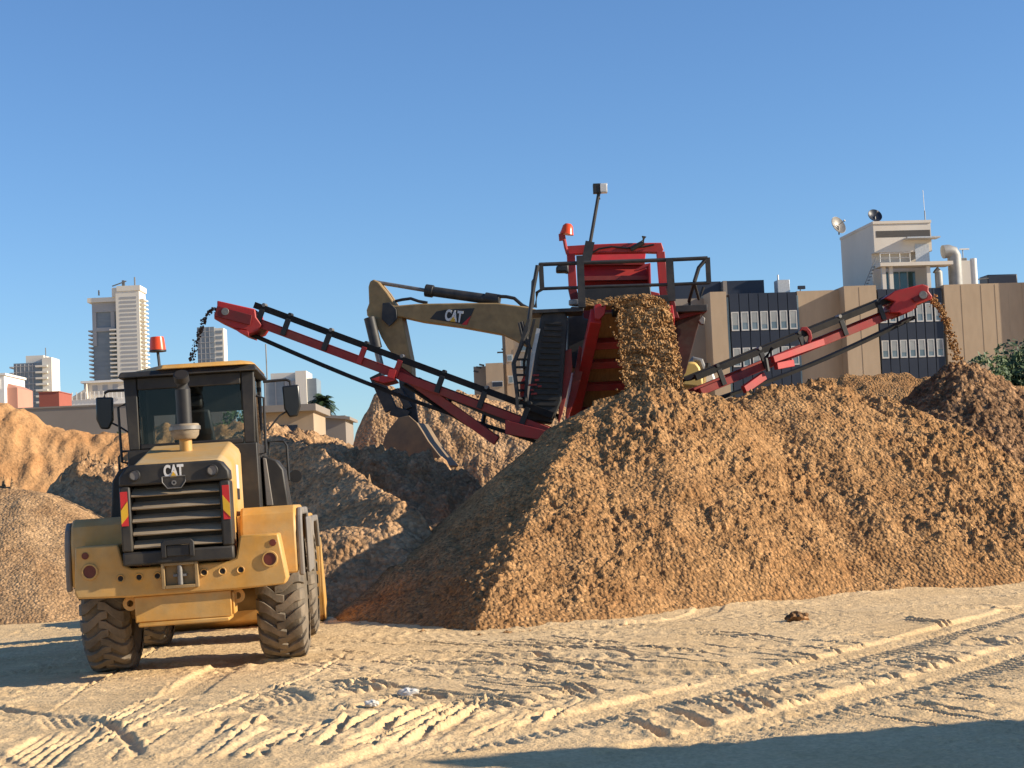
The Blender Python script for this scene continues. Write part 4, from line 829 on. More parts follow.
# ------------------------------------------------------------------ moving sand
def lump(mb, c, r, rg):
    vs = []
    for z, k, rr in ((-1, 1, 0), (-.5, 5, .85), (.4, 5, .9), (1, 1, 0)):
        for i in range(k):
            a = 2 * math.pi * i / k + z; j = 1 + rg.uniform(-.3, .3); vs.append((c[0] + r * rr * j * math.cos(a), c[1] + r * rr * j * math.sin(a), c[2] + r * z * j))
    fs = [(0, 2 + (i - 1) % 5, 1 + (i - 1) % 5) if False else (0, 1 + (i + 1) % 5, 1 + i) for i in range(5)] + [(1 + i, 1 + (i + 1) % 5, 6 + (i + 1) % 5, 6 + i) for i in range(5)] + [(6 + i, 6 + (i + 1) % 5, 11) for i in range(5)]
    mb.add(vs, fs)
# curtain pouring off the wide belt
nu, nv = 90, 150
U, V = np.meshgrid(np.linspace(0, 1, nu), np.linspace(0, 1, nv))
xl = np.interp(np.linspace(0, 1, nv), [0, .18, .3, .6, 1], [611, 613, 620, 622, 629]); xr = np.interp(np.linspace(0, 1, nv), [0, .18, .26, .45, .7, 1], [655, 661, 668, 674, 679, 683])
yy = np.interp(np.linspace(0, 1, nv), [0, .12, .2, .3, 1], [299, 297.5, 301, 308, 397]); dd = np.interp(np.linspace(0, 1, nv), [0, .12, .2, .3, 1], [31.6, 29.75, 29.45, 29.35, 28.45])
front = np.zeros((nv, nu, 3))
for j in range(nv):
    a = at(xl[j], yy[j] + 1.0, dd[j]); b = at(xr[j], yy[j], dd[j])
    for i in range(nu): front[j, i] = a.lerp(b, U[j, i])
n1 = np.abs(fbm(U * 20 + 3, V * 40, 3)) * .09 + .07 * fbm(U * 4, V * 14, 5, .65) + 0.0
bulge = .12 * np.sin(np.pi * np.clip(U, 0, 1)) ** .6
front[..., 1] -= (n1 + bulge); front[..., 2] += np.where(V < .25, (n1 + bulge) * .35, 0)
front[..., 0] += (.05 * fbm(U * 2, V * 30, 3)) * (1 - np.clip(U * 6, 0, 1) * np.clip((1 - U) * 6, 0, 1)) * 2.4
back = front.copy(); back[..., 1] = np.maximum(front[..., 1] + .02, np.interp(V, [0, 1], [31.9, 29.2])); back[..., 1] = np.interp(V, [0, .12, 1], [31.8, 29.85, 28.8]) + 0 * U; back[..., 2] -= np.where(V < .25, .1, 0)
cm = MB(); idf = lambda j, i: j * nu + i; off_ = nu * nv
vs = [tuple(p) for p in front.reshape(-1, 3)] + [tuple(p) for p in back.reshape(-1, 3)]; fs = []
for j in range(nv - 1):
    for i in range(nu - 1):
        fs.append((idf(j, i), idf(j + 1, i), idf(j + 1, i + 1), idf(j, i + 1))); fs.append((off_ + idf(j, i), off_ + idf(j, i + 1), off_ + idf(j + 1, i + 1), off_ + idf(j + 1, i)))
    fs.append((idf(j, 0), off_ + idf(j, 0), off_ + idf(j + 1, 0), idf(j + 1, 0))); fs.append((idf(j, nu - 1), idf(j + 1, nu - 1), off_ + idf(j + 1, nu - 1), off_ + idf(j, nu - 1)))
cm.add(vs, fs)
rg = random.Random(9)
for k in range(420):
    v = rg.random() ** .7 * .95 + .05; j = int(v * (nv - 1)); u = rg.choice([rg.gauss(-.01, .04), rg.gauss(-.02, .07), rg.gauss(1, .012)])
    a = at(xl[j], yy[j], dd[j] - .25); b = at(xr[j], yy[j], dd[j] - .25); c = a.lerp(b, u); lump(cm, c, rg.uniform(.008, .028), rg)
o = cm.build('falling_sand', M['falling'], None, 0, sharp=60); tag(o, 'thick curtain of orange sand pouring off the wide red conveyor', 'falling sand', kind='stuff')
# sand on the belts top, seen under the hopper
sm = MB(); xs_ = np.linspace(585, 664, 60)
pl = [at(x, 300.5 + 1.2 * math.sin(x * .5), 31.9) + Vector((0, 0, .05 * rg.random())) for x in xs_]
sm.ext([at(585, 306, 31.9)] + pl + [at(664, 304, 31.9)], (0, .8, 0))
o = sm.build('sand_load', M['falling'], None, 0); tag(o, 'bed of sand riding on the belt beneath the red hopper', 'sand load', kind='stuff')
def stream(name, pts, Y0, n, r0, r1, spread, m_, label):
    mb = MB(); rg = random.Random(5)
    for k in range(n):
        u = rg.random(); f_ = u * (len(pts) - 1); i = min(int(f_), len(pts) - 2); t = f_ - i
        px = pts[i][0] + (pts[i + 1][0] - pts[i][0]) * t + rg.gauss(0, spread * (.4 + u)); py = pts[i][1] + (pts[i + 1][1] - pts[i][1]) * t + rg.gauss(0, spread)
        c = at(px, py, Y0 + rg.uniform(-.25, .25)); lump(mb, c, rg.uniform(r0, r1), rg)
    return tag(mb.build(name, m_, None, 0), label, 'falling gravel', kind='stuff')
stream('falling_gravel', [(930, 299), (938, 304), (945, 318), (950, 334), (954, 348), (957, 362)], 34.0, 420, .008, .034, 2.2, M['pile'], 'stream of coarse brown gravel dropping from the right conveyor')
stream('falling_gravel', [(216, 308), (208, 313), (203, 322), (199, 334), (195, 347), (192, 360), (190, 375)], 31.5, 190, .007, .028, 1.5, M['darkgrit'], 'thin dark trail of grit dropping from the left conveyor')
# crumbs rolled down to the foot of the heaps
mb = MB(); rg = random.Random(77); foot = [(-2.4, 23.7), (-.55, 20.95), (.7, 21.4), (1.9, 22.6), (3.0, 23.6), (4.1, 23.8), (5.7, 24.3), (7.9, 24.9), (9.2, 25.6)]
for k in range(2600):
    i = rg.randrange(len(foot) - 1); t = rg.random(); d_ = abs(rg.gauss(0, .45)) - .25
    x = foot[i][0] + (foot[i + 1][0] - foot[i][0]) * t; y = foot[i][1] + (foot[i + 1][1] - foot[i][1]) * t - d_
    lump(mb, (x, y, .015 + max(0, -d_) * .5), rg.uniform(.012, .03) * (1.9 if rg.random() < .12 else 1), rg)
o = mb.build('soil_crumbs', M['pile'], None, 0); tag(o, 'crumbs of brown sand scattered along the foot of the two big heaps', 'soil crumbs', kind='stuff')
# loose stones on the yard
def stone(px, py, r, label, sd):
    d = ray(px, py); t = (-.02 - CAM.z) / d.z; p = CAM + d * t; rg = random.Random(sd); me = MB()
    import bmesh
    bm = bmesh.new(); bmesh.ops.create_icosphere(bm, subdivisions=3, radius=r)
    for v in bm.verts:
        n = v.co.normalized(); k = 1 + .28 * float(perlin(np.array([n.x * 2.1 + sd]), np.array([n.y * 2.1 + n.z * 1.7]))[0]) * 2; v.co = Vector((v.co.x * 1.4 * k, v.co.y * k, v.co.z * .7 * k))
    m2 = bpy.data.meshes.new('stone'); bm.to_mesh(m2); bm.free(); m2.materials.append(M['stone'])
    o = bpy.data.objects.new('stone', m2); o.location = (p.x, p.y, gz(p.x, p.y) + .0 + r * .45); COL.objects.link(o); return tag(o, label, 'stone', 'pale stones on the sand')
stone(409, 704, .062, 'larger pale stone lying on the open sand in the foreground', 3)
stone(372, 714, .042, 'smaller pale stone just left of the larger one on the sand', 8)
def clump(px, py, r, sd, label):
    o = stone(px, py, r, label, sd); o.name = 'clod'; o.data.materials.clear(); o.data.materials.append(M['gravel']); o['category'] = 'clod'; o['group'] = 'clods on the sand'; return o
clump(797, 627, .10, 5, 'dark clod of soil at the foot of the broad sand heap')

# ------------------------------------------------------------------ office building on the right
BY = 150.0
BYAW = rad(7); _bn = Matrix.Rotation(BYAW, 3, 'Z') @ Vector((0, 1, 0)); _bx = Matrix.Rotation(BYAW, 3, 'Z') @ Vector((1, 0, 0))
BO0 = Vector((at(860, 380, BY).x, BY, 0))
def ab(px, py, Yq):
    d = ray(px, py); t = ((BO0 - CAM).dot(_bn) + (Yq - BY)) / d.dot(_bn); q = CAM + d * t - BO0
    return Vector((q.dot(_bx) + BO0.x, Yq, q.z))
def xz(px, py, Yq=BY): p = ab(px, py, Yq); return p.x, p.z
bld = empty('office_building', (xz(860, 380)[0], BY, 0), 'long tan concrete office block with two dark window bays', 'building')
BO = bld.location
def BP(mb, name, m_, bevel=0, parent=None): return mb.build(name, m_, parent or bld, bevel, off=BO)
def X_(px): return ab(px, 330, BY).x
zt = ab(843, 289, BY).z
RZ = zt
def wallbox(x0, x1, y0, y1, z1, z0=0): return MB().box(x0, x1, y0, y1, z0, z1)
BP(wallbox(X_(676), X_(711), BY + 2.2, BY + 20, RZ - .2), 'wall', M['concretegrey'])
BP(wallbox(X_(711), X_(727), BY - .3, BY + 18, RZ + .05), 'pilaster', M['concrete'])
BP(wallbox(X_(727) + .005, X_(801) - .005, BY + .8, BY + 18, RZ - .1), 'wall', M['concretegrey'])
BP(wallbox(X_(801), X_(843) - .005, BY + .6, BY + 18, RZ), 'wall', M['concrete'])
BP(wallbox(X_(843), X_(875), BY - .9, BY + 17.9, RZ + .15), 'pilaster', M['concrete'])
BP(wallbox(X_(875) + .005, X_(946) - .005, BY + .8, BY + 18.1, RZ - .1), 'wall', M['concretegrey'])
BP(wallbox(X_(946), X_(1010), BY - .1, BY + 17.8, RZ + .1), 'wall', M['concrete'])
BP(wallbox(X_(1010) + .005, X_(1140), BY - .1, BY + 17.6, RZ + .1), 'wall', M['concrete'])
jn = MB()
for px in (963, 983, 997, 1024, 858): jn.box(X_(px) - .02, X_(px) + .02, BY - (.12 if px > 900 else .92), BY - (.101 if px > 900 else .901), 0, RZ)
M['joint'] = mat('joint_concrete', (.385, .29, .197), rough=.9, scale=.3)
BP(jn, 'panel_joint', M['joint'])
BP(wallbox(X_(1046), X_(1075), BY - 1.15, BY - .105, RZ + 2.2), 'shade_fin', M['concrete'])  # unseen fin added past the frame to shade the end wall
# dark window bays
M['blind'] = mat('grey_blind', (.22, .24, .25), (.30, .32, .32), rough=.8, scale=.5)
def bay(p0, p1, n, rows, top, dep):
    x0, x1 = X_(p0), X_(p1); w_ = (x1 - x0) / n
    for k in range(n):
        xa = x0 + k * w_
        BP(MB().box(xa + .03, xa + w_ - .03, BY + dep, BY + .78, 0, top), 'cladding_panel', M['navy'])
        for z0, z1 in rows:
            fr = MB(); a, b = xa + .10, xa + w_ - .10
            fr.box(a, a + .09, BY + dep - .05, BY + dep + .02, z0, z1).box(b - .09, b, BY + dep - .05, BY + dep + .02, z0, z1).box(a + .09, b - .09, BY + dep - .05, BY + dep + .02, z1 - .09, z1).box(a + .09, b - .09, BY + dep - .05, BY + dep + .02, z0, z0 + .12)
            zm = z0 + (z1 - z0) * (.42 if (k * 7 + int(z0 * 10)) % 3 else .3)
            f_ = BP(fr, 'window', M['winframe']); BP(MB().box(a + .091, b - .091, BY + dep - .02, BY + dep - .005, z0 + .12, z1 - .09), 'pane', M['winglass'], parent=f_)
            BP(MB().box(a + .1, b - .1, BY + dep - .035, BY + dep - .0205, zm, z1 - .1), 'blind', M['blind'], parent=f_)
rows = [(ab(763, y1, BY).z, ab(763, y0, BY).z) for y0, y1 in ((311, 330), (347, 366))]
bay(731, 799, 7, rows, RZ - .12, .1)
rows2 = [(ab(912, y1, BY).z, ab(912, y0, BY).z) for y0, y1 in ((303.5, 322), (339.5, 357.5))]
bay(880, 944, 7, rows2, RZ - .12, .1)
for p0, p1 in ((727, 731), (799, 801), (875.3, 880), (944, 945.8)):
    BP(MB().box(X_(p0) + .02, X_(p1) - .02, BY + .3, BY + .79, 0, RZ - .4), 'corner_glazing', M['winglass'])
# roof edge behind the left bay
BP(MB().box(X_(690), X_(740), BY + 6, BY + 6.2, RZ - .5, ab(715, 281.5, BY + 6).z).box(X_(742), X_(785), BY + 6, BY + 9, RZ - .5, ab(760, 280, BY + 6).z), 'roof_screen', M['navy'])
BP(MB().box(X_(741), X_(745), BY + 5.5, BY + 6.5, RZ - .3, ab(742, 281, BY + 6).z), 'roof_post', M['concretegrey'])
# penthouse
PY = BY + 3.0
def px_(px): return ab(px, 250, PY).x
pz = lambda px, py: ab(px, py, PY).z
x0, x1 = px_(874.5), px_(932); ztop = pz(900, 223.5)
pent = BP(MB().box(x0, x1, PY + .9, PY + 9.5, RZ, pz(900, 252)).box(x0, x1, PY, PY + 9.5, pz(900, 252) + .002, ztop), 'penthouse', M['whitewall'])
bk2 = MB(); yl0, yl1 = PY + .5, PY + 9.5
BP(MB().box(px_(877), px_(931), PY - .02, PY - .002, pz(900, 237), pz(900, 230.5)), 'louvre_band', M['louvre'], parent=pent)
BP(MB().box(x0 - .05, x1 + .05, PY - .1, PY + 9.6, ztop + .002, ztop + .25), 'parapet', M['whitewall'], parent=pent)
BP(MB().box(px_(903), px_(936), PY - 1.3, PY - .025, pz(915, 240), pz(915, 238.6)), 'awning', M['galv'], parent=pent)
BP(MB().box(px_(915), px_(929), PY - .05, PY - .003, pz(920, 264), pz(920, 244)), 'door', M['galv'], parent=pent)
BP(MB().box(px_(872), px_(944), PY - 2.0, PY - .03, pz(900, 268.5), pz(900, 265)), 'balcony_slab', M['whitewall'], parent=pent)
rlp = MB()
for px in (872.5, 882, 892, 902): rlp.tube([(px_(px), PY - 1.9, pz(px, 265)), (px_(px), PY - 1.9, pz(px, 256.5))], .025, 6)
rlp.tube([(px_(872.5), PY - 1.9, pz(880, 256.5)), (px_(903), PY - 1.9, pz(880, 256.5))], .04, 6).tube([(px_(872.5), PY - 1.9, pz(880, 261)), (px_(903), PY - 1.9, pz(880, 261))], .03, 6)
BP(rlp, 'balcony_railing', M['galv'], parent=pent)
for k in range(4):
    a = px_(884.5 + k * 8.2); b = px_(884.5 + (k + 1) * 8.2)
    f_ = BP(MB().box(a, b, PY + .84, PY + .896, RZ + .1, pz(900, 270)), 'window', M['winframe'], parent=bld); BP(MB().box(a + .06, b - .06, PY + .80, PY + .838, RZ + .12, pz(900, 270) - .08), 'pane', M['greenglass'], parent=f_)
for px in (874.8, 882, 919): BP(MB().box(px_(px), px_(px) + .35, PY - 1.6, PY - 1.3, RZ, pz(px, 268.6)), 'column', M['whitewall'], parent=pent)
st = MB()
for k in range(8): st.box(px_(860 + k * 1.5), px_(862 + k * 1.5), PY - .6, PY - .2, RZ + .3 * k + .1, RZ + .3 * k + .16)
st.bar((px_(858), PY - .7, RZ + .2), (px_(873), PY - .7, pz(873, 258)), .06, .06)
BP(st, 'stair', M['steel'], parent=pent)
# things on the roof
def dish(px, py, Yq, r, aim, z0, label, m_):
    p = ab(px, py, Yq); e = empty('satellite_dish', (p.x, Yq, z0), label, 'satellite dish', 'satellite dishes on the roof'); a = Vector(aim).normalized(); c = p - Vector(e.location)
    pr_ = [(-.32 * r, .01)] + [(-.32 * r * (1 - t * t), t * r) for t in np.linspace(.15, 1, 9)] + [(.03, r), (.03 - .32 * r * 0 , r * .98)] + [(-.32 * r * (1 - t * t) + .05, t * r * .97) for t in np.linspace(1, .15, 9)]
    MB().lathe(pr_, a, c, 28).build('reflector', m_, e)
    MB().tube([(0, 0, 0), (c.x, c.y, c.z - .1)], .07, 8).tube([c, c + a * r * .9], .03, 6).tube([c + a * r * .85, c + a * r * 1.0], .09, 8).build('mount', M['steel'], e)
dish(838.5, 225, PY + 6, .88, (.45, -.8, .35), ztop, 'grey satellite dish on a post at the left rear corner of the penthouse', M['steel'])
dish(875, 215.5, PY + 1.5, .68, (.1, -.9, .45), ztop, 'dark round satellite dish on the front corner of the penthouse', M['navy'])
M['duct'] = mat('dull_duct_metal', (.26, .26, .25), (.34, .335, .32), rough=.6, metal=.3, scale=2)
du = empty('air_duct', (px_(952), PY, RZ), 'bent metal ventilation duct beside the penthouse', 'air duct')
pb = Vector(du.location)
MB().tube([Vector((px_(953), PY - .2, RZ)) - pb, Vector((px_(953), PY - .2, pz(953, 256))) - pb, Vector((px_(951.5), PY - .2, pz(951, 253))) - pb, Vector((px_(947), PY - .2, pz(951, 251.5))) - pb, Vector((px_(942), PY - .2, pz(951, 252))) - pb], .62, 16).build('pipe', M['duct'], du)
MB().tube([Vector((px_(933), PY - 1, RZ)) - pb, Vector((px_(933), PY - 1, pz(933, 274))) - pb, Vector((px_(930), PY - 1, pz(930, 271.5))) - pb], .35, 12).build('branch_pipe', M['duct'], du)
ac = empty('air_conditioner', (px_(964), PY, RZ), 'white rooftop plant box right of the air duct', 'plant box'); pb = Vector(ac.location)
MB().box(px_(958.5) - pb.x, px_(971.5) - pb.x, 0, 2.5, 0, pz(965, 260.5) - RZ).build('casing', M['whitewall'], ac, .03)
MB().tube([(0.9, .2, 0), (0.9, .2, pz(965, 258.5) - RZ)], .3, 12).build('side_pipe', M['white'], ac)
MB().box(-.8, .4, .4, 1.6, pz(965, 260.4) - RZ, pz(965, 257.3) - RZ).build('fan_box', M['steel'], ac, .03)
an = empty('roof_antenna', (px_(929), PY + .5, ztop), 'thin whip antenna on the penthouse roof', 'antenna'); MB().tube([(0, 0, .25), (-.05, 0, 3.1)], .025, 6).build('rod', M['white'], an); MB().tube([(0, 0, 0), (0, 0, 1.2)], .05, 6).build('base', M['steel'], an)
an = empty('roof_antenna', (px_(966), PY + .8, pz(965, 257.3)), 'short antenna with flat white top on the plant box', 'antenna'); MB().tube([(0, 0, -.02), (0, 0, .8)], .04, 6).build('rod', M['steel'], an); MB().box(-.25, .6, -.1, .1, .8, .92).build('panel', M['white'], an)
x = X_(1012); t = empty('water_tank', (x, BY + 4, RZ + .1), 'dark tank with a pipe frame on the roof at the right edge', 'tank')
zz = ab(1010, 274, BY + 4).z - RZ - .1
MB().box(-.3, 2.6, 0, 2, 0.02, zz).build('tank_body', M['navy'], t, .1); MB().tube([(-3.2, 0, 0), (-3.2, 0, .75), (-1.6, 0, .75), (-1.6, 0, .0)], .06, 6).tube([(-3.2, 0, .75), (-.2, 0, .95)], .05, 6).build('pipe_frame', M['steel'], t)
x = X_(791); t = empty('plant_box', (x, BY + 1.5, RZ - .1), 'grey louvred plant box on the roof at the end of the left window bay', 'plant box')
MB().box(-.55, .55, 0, 1.2, 0, ab(791, 279.5, BY + 1.5).z - RZ + .1).build('casing', M['galv'], t, .02); MB().tube([(-.4, .3, 1.0), (-.4, .3, 1.75)], .08, 8).build('vent_pipe', M['galv'], t)
t = empty('plant_box', (X_(808), BY + 1.2, RZ), 'tiny dark lamp housing on the roof edge above the recessed wall', 'roof lamp')
MB().box(-.3, .35, 0, .3, .25, .55).build('housing', M['navy'], t, .02); MB().tube([(-.1, .15, 0), (-.1, .15, .3)], .05, 6).build('stand', M['steel'], t)
t.name = 'roof_lamp'

bld.rotation_euler.z = BYAW
_Rz = Matrix.Rotation(BYAW, 3, 'Z')
for o in list(COL.objects):
    if o.parent is None and o.name.split('.')[0] in ('satellite_dish', 'air_duct', 'air_conditioner', 'roof_antenna', 'water_tank', 'plant_box', 'roof_lamp'):
        d = Vector(o.location) - Vector(BO); d = _Rz @ d; o.location = Vector(BO) + d; o.rotation_euler.z = BYAW

# ------------------------------------------------------------------ grey building seen under the boom
GY = 140.0
gb = empty('office_building', (at(500, 380, GY).x, GY, 0), 'grey and tan stair tower with low wing seen under the excavator boom', 'building'); GO = gb.location
def GP(mb, name, m_, parent=None): return mb.build(name, m_, parent or gb, 0, off=GO)
gx = lambda px: at(px, 360, GY).x
gzz = lambda px, py: at(px, py, GY).z
GP(MB().box(gx(503), gx(600), GY, GY + 12, 0, gzz(520, 322)), 'tower', M['concretegrey'])
GP(MB().box(gx(506), gx(514), GY - .3, GY - .005, 0, gzz(510, 332)), 'pilaster', M['concrete'])
GP(MB().box(gx(485.5), gx(503) - .01, GY - 1, GY + 9, 0, gzz(493, 364)), 'wing', M['concrete'])
GP(MB().box(gx(473), gx(485.5) - .01, GY + .5, GY + 9, 0, gzz(478, 366)), 'wing', M['concretegrey'])
f_ = GP(MB().box(gx(491), gx(502), GY - 1.06, GY - 1.003, gzz(495, 388), gzz(495, 382)), 'window', M['winframe']); GP(MB().box(gx(491.5), gx(501.5), GY - 1.1, GY - 1.063, gzz(495, 387.5), gzz(495, 383)), 'pane', M['navy'], f_)
for a, b, c, d in ((507, 513, 355, 362), (507, 513, 376, 384), (520, 528, 345, 352), (520, 528, 360, 370)):
    f_ = GP(MB().box(gx(a), gx(b), GY - .36, GY - .303, gzz(a, d), gzz(a, c)), 'window', M['winframe']); GP(MB().box(gx(a) + .1, gx(b) - .1, GY - .4, GY - .363, gzz(a, d) + .1, gzz(a, c) - .1), 'pane', M['winglass'], f_)
cmk = MB()
for px, py in ((497.5, 353.8), (502, 350.5)): cmk.box(gx(px), gx(504), GY - .6, GY - .5, gzz(px, py), gzz(px, py) + .12)
for px, py in ((479, 364.5), (476, 367), (473, 371)): cmk.bar((gx(px), GY, gzz(px, py)), (gx(px + 5), GY, gzz(px + 5, py + 1)), .12, .14)
GP(cmk, 'bracket', M['darksteel'])

# ------------------------------------------------------------------ far city on the left
def tower(name, px0, px1, py_top, Yq, dep, label, m_, cat='building'):
    pm = (py_top + 400) / 2
    x0 = at(px0, pm, Yq).x; x1 = at(px1, pm, Yq).x; z1 = at((px0 + px1) / 2, py_top, Yq).z
    e = empty(name, ((x0 + x1) / 2, Yq, 0), label, cat); b = MB().box(x0 - e.location.x, x1 - e.location.x, 0, dep, 0, z1); b.build('wall', m_, e)
    return e, x0 - e.location.x, x1 - e.location.x, z1
# tall residential tower
TY = 1300.
e, x0, x1, z1 = tower('tower_block', 93.5, 118.5, 303, TY, 22, 'tall white apartment tower with a dark glass left half and stacked balconies', M['towerglass'], 'tower')
k_ = TY / 1700
fl = 3.15
def far(mb, name, m_, parent): return mb.build(name, m_, parent, 0)
far(MB().box(x0, x1, -1.2, -.05, z1 - 7, z1 + .5).box(x0, x0 + 3, -1.2, -.05, z1 - 33, z1 - 7.05).box(x1 - 5, x1 - 2, -1.2, -.05, z1 - 33, z1 - 7.05).box(x0 + 3.05, x1 - 5.05, -1.2, -.05, z1 - 22, z1 - 19), 'frame', M['towergrey'], e)
far(MB().box(x0 - 3, x1, -3, 20, z1 + .55, z1 + 4), 'roof_slab', M['towerwhite'], e)
xw0 = x1 + .05; xw1 = xw0 + 18; zw = z1 + 8
far(MB().box(xw0, xw1, -5, 18, 0, zw), 'white_wing', M['towerwhite'], e)
far(MB().box(xw0 + 1, xw1 + 1, -5.5, 18, zw + .05, zw + 4).box(xw0 - 3, xw0 + .9, -4, 14, zw - 4, zw + 3), 'crown', M['towerwhite'], e)
for i in range(27):
    z = zw - 6 - i * fl * 1.02
    if z < 5: break
    far(MB().box(xw0 + 3.2, xw1 - 2.2, -5.14, -5.02, z - .2, z + 1.5), 'window_band', M['towergrey'], e)
    far(MB().box(xw1 + .05, xw1 + 3.4, -4, 12, z - 1.3, z - .3), 'balcony', M['towerwhite'], e)
    if i > 6:
        far(MB().box(xw0 - 5.5, xw0 - .1, -5, 0 - .1, z - 1.3, z - .2), 'balcony', M['towerwhite'], e)
        far(MB().box(x0 - 3.2, x0 - .05, -2, 12, z - 1.3, z - .3), 'balcony', M['towergrey'], e)
far(MB().box(x0 + 5, x0 + 6, -1, 0, z1 + 6, z1 + 10).box(xw0 + 4, xw0 + 6, 0, 2, zw + 4, zw + 9).tube([(xw0 + 14, 0, zw + 4), (xw0 + 14, 0, zw + 11)], .6, 6).bar((xw0 - 3, -2, zw + 4.5), (xw0 + 8, -2, zw + 8), .8, .8), 'roof_equipment', M['steel'], e)
# left apartment block
e, x0, x1, z1 = tower('apartment_block', 14, 43, 363, 900., 18, 'mid height grey apartment block with pale balconies at the far left', M['towerglass'])
far(MB().box(x1 + .05, x1 + 5, -1, 15, 0, z1 + 2.5).box(x0 + 6, x1, 2, 14, z1 + .05, z1 + 4), 'white_core', M['towerwhite'], e)
for i in range(14):
    z = z1 - 1.5 - i * 3.2
    far(MB().box(x0 - 2.0, x0 - .05, -1, 10, z - 1, z - .2), 'balcony', M['towergrey'], e)
    far(MB().box(x1 - 3.2, x1 + 3.0, -2.6, -1.05, z - 1.1, z - .1), 'balcony', M['towerwhite'], e)
    far(MB().box(x0 + .3, x1 - 3.4, -.3, -.02, z - .3, z + .15), 'floor_line', M['towergrey'], e)
for i in range(5): far(MB().box(x0 + 1.2 + i * 2.2, x0 + 1.6 + i * 2.2, -.35, -.02, 0, z1 - .5), 'mullion', M['towergrey'], e)
far(MB().tube([(x1 + 1, 3, z1 + 2), (x1 + 1, 3, z1 + 8)], .25, 6), 'mast', M['steel'], e)
# glass tower between the cab roof and the left conveyor
e, x0, x1, z1 = tower('glass_tower', 198, 215, 327, 1100., 14, 'narrow blue glass tower under the left conveyor head', M['towerglass'], 'tower')
far(MB().box(x1 + .05, x1 + 6, .5, 14, 0, z1 - 1), 'pale_side', M['towerwhite'], e)
for i in range(16):
    z = z1 - 3 - i * 3.6; far(MB().box(x0, x1, -.25, -.02, z, z + .35), 'floor_line', M['towergrey'], e)
    far(MB().box(x1 + .8, x1 + 5.2, .25, .48, z - 1.6, z + .4), 'window_band', M['towerglass'], e)
for i in range(3): far(MB().box(x0 + 2.2 + i * 2.8, x0 + 2.5 + i * 2.8, -.3, -.02, 0, z1), 'mullion', M['towergrey'], e)
# building behind the right hand mirror
e, x0, x1, z1 = tower('office_block', 264, 284, 381, 500., 16, 'white and blue glass office block behind the right hand loader mirror', M['towerglass'])
far(MB().box(x0 + 1.8, x1 + 3.5, 2, 14, z1 + .03, z1 + 2.4), 'white_top', M['towerwhite'], e)
far(MB().box(x1 + 3.6, x1 + 6.8, -1, 14, 0, z1 + 2.6), 'white_shaft', M['towerwhite'], e)
far(MB().box(x1 + 6.85, x1 + 9.6, .2, 12, 0, z1 + .3), 'glass_wing', M['towerglass'], e)
far(MB().box(x1 + .05, x1 + 3.55, .3, 10, 0, z1 - .1), 'grey_strip', M['towergrey'], e)
for i in range(5):
    for q in range(3): far(MB().box(x0 + .2 + q * 3.1, x0 + .5 + q * 3.1, -.2, -.02, 0, z1) if i == 0 else MB().box(x1 + .3 + q * .0, x1 + 3.2, .1, .28, z1 - i * 3, z1 - i * 3 + 1.3), 'mullion' if i == 0 else 'window_band', M['towergrey'] if i == 0 else M['winglass'], e)
# ornate pale building
OY = 400.
e, x0, x1, z1 = tower('villa', 84, 128, 382.5, OY, 12, 'pale building with a stepped balustrade roof left of the loader cab', M['whitewall'])
far(MB().box(x0 - .6, x1 + .6, -.8, 12, z1 + .01, z1 + .5), 'cornice', M['white'], e)
far(MB().box(x0 - 3.2, x1 + 2, -1.5, 12, 0, at(90, 399, OY).z), 'lower_wing', M['white'], e)
far(MB().ext([(x0 - 3.4, -1.6, at(90, 399, OY).z + .02), (x0 + .5, -1.6, at(90, 399, OY).z + 2.2), (x0 + 1.0, -1.6, z1 - .2), (x0 + 1.0, -1.6, at(90, 399, OY).z + .02)], (0, 1.5, 0)), 'gable_slope', M['whitewall'], e)
for i in range(12): far(MB().box(x0 - 2.5 + i * 1.05, x0 - 2.3 + i * 1.05, -1.8, -1.62, at(90, 399, OY).z - .3, at(90, 399, OY).z + 1.6), 'baluster', M['white'], e)
for i in range(3): far(MB().box(x0 + 2 + i * 2.4, x0 + 3.2 + i * 2.4, -.1, -.01, z1 - 1.9, z1 - .6), 'window', M['towergrey'], e)
# terracotta and pink houses, long low wall
e, x0, x1, z1 = tower('red_house', 39, 59, 392.5, 210., 6, 'flat terracotta red house gable above the long low wall', M['terracotta'], 'house')
e['label'] = 'flat terracotta red house behind the long low wall'
far(MB().box(x0 - .08, x1 + .08, -.08, 6, z1 + .01, z1 + .12), 'parapet', M['terracotta'], e)
e, x0, x1, z1 = tower('pink_house', 4.5, 17.5, 388, 190., 6, 'pink house end wall beside the white house at the left edge', M['pinkwall'], 'house')
far(MB().loft([(x0, .02, z1 + .01), (x1, .02, z1 + .01), (x1, 5.9, z1 + .01), (x0, 5.9, z1 + .01)], [(x0 + .05, .3, z1 + .5), (x0 + .5, .3, z1 + .5), (x0 + .5, 5.6, z1 + .5), (x0 + .05, 5.6, z1 + .5)]), 'roof', M['pinkwall'], e)
e, x0, x1, z1 = tower('white_house', -25, 4.3, 376, 189., 8, 'white house corner cut by the left edge of the picture', M['white'], 'house')
f_ = far(MB().box(x1 - 1.3, x1 - .4, -.08, -.01, z1 - 1.5, z1 - .35), 'window', M['white'], e); far(MB().box(x1 - 1.2, x1 - .5, -.11, -.085, z1 - 1.4, z1 - .45), 'pane', M['terracotta'], f_)
far(MB().box(x0 - .2, x1 + .2, -.2, 8, z1 + .01, z1 + .25), 'parapet', M['white'], e)
e, x0, x1, z1 = tower('boundary_wall', 16, 235, 405, 120., .4, 'long grey brown concrete wall behind the orange sand bank', M['concretegrey'], 'wall')
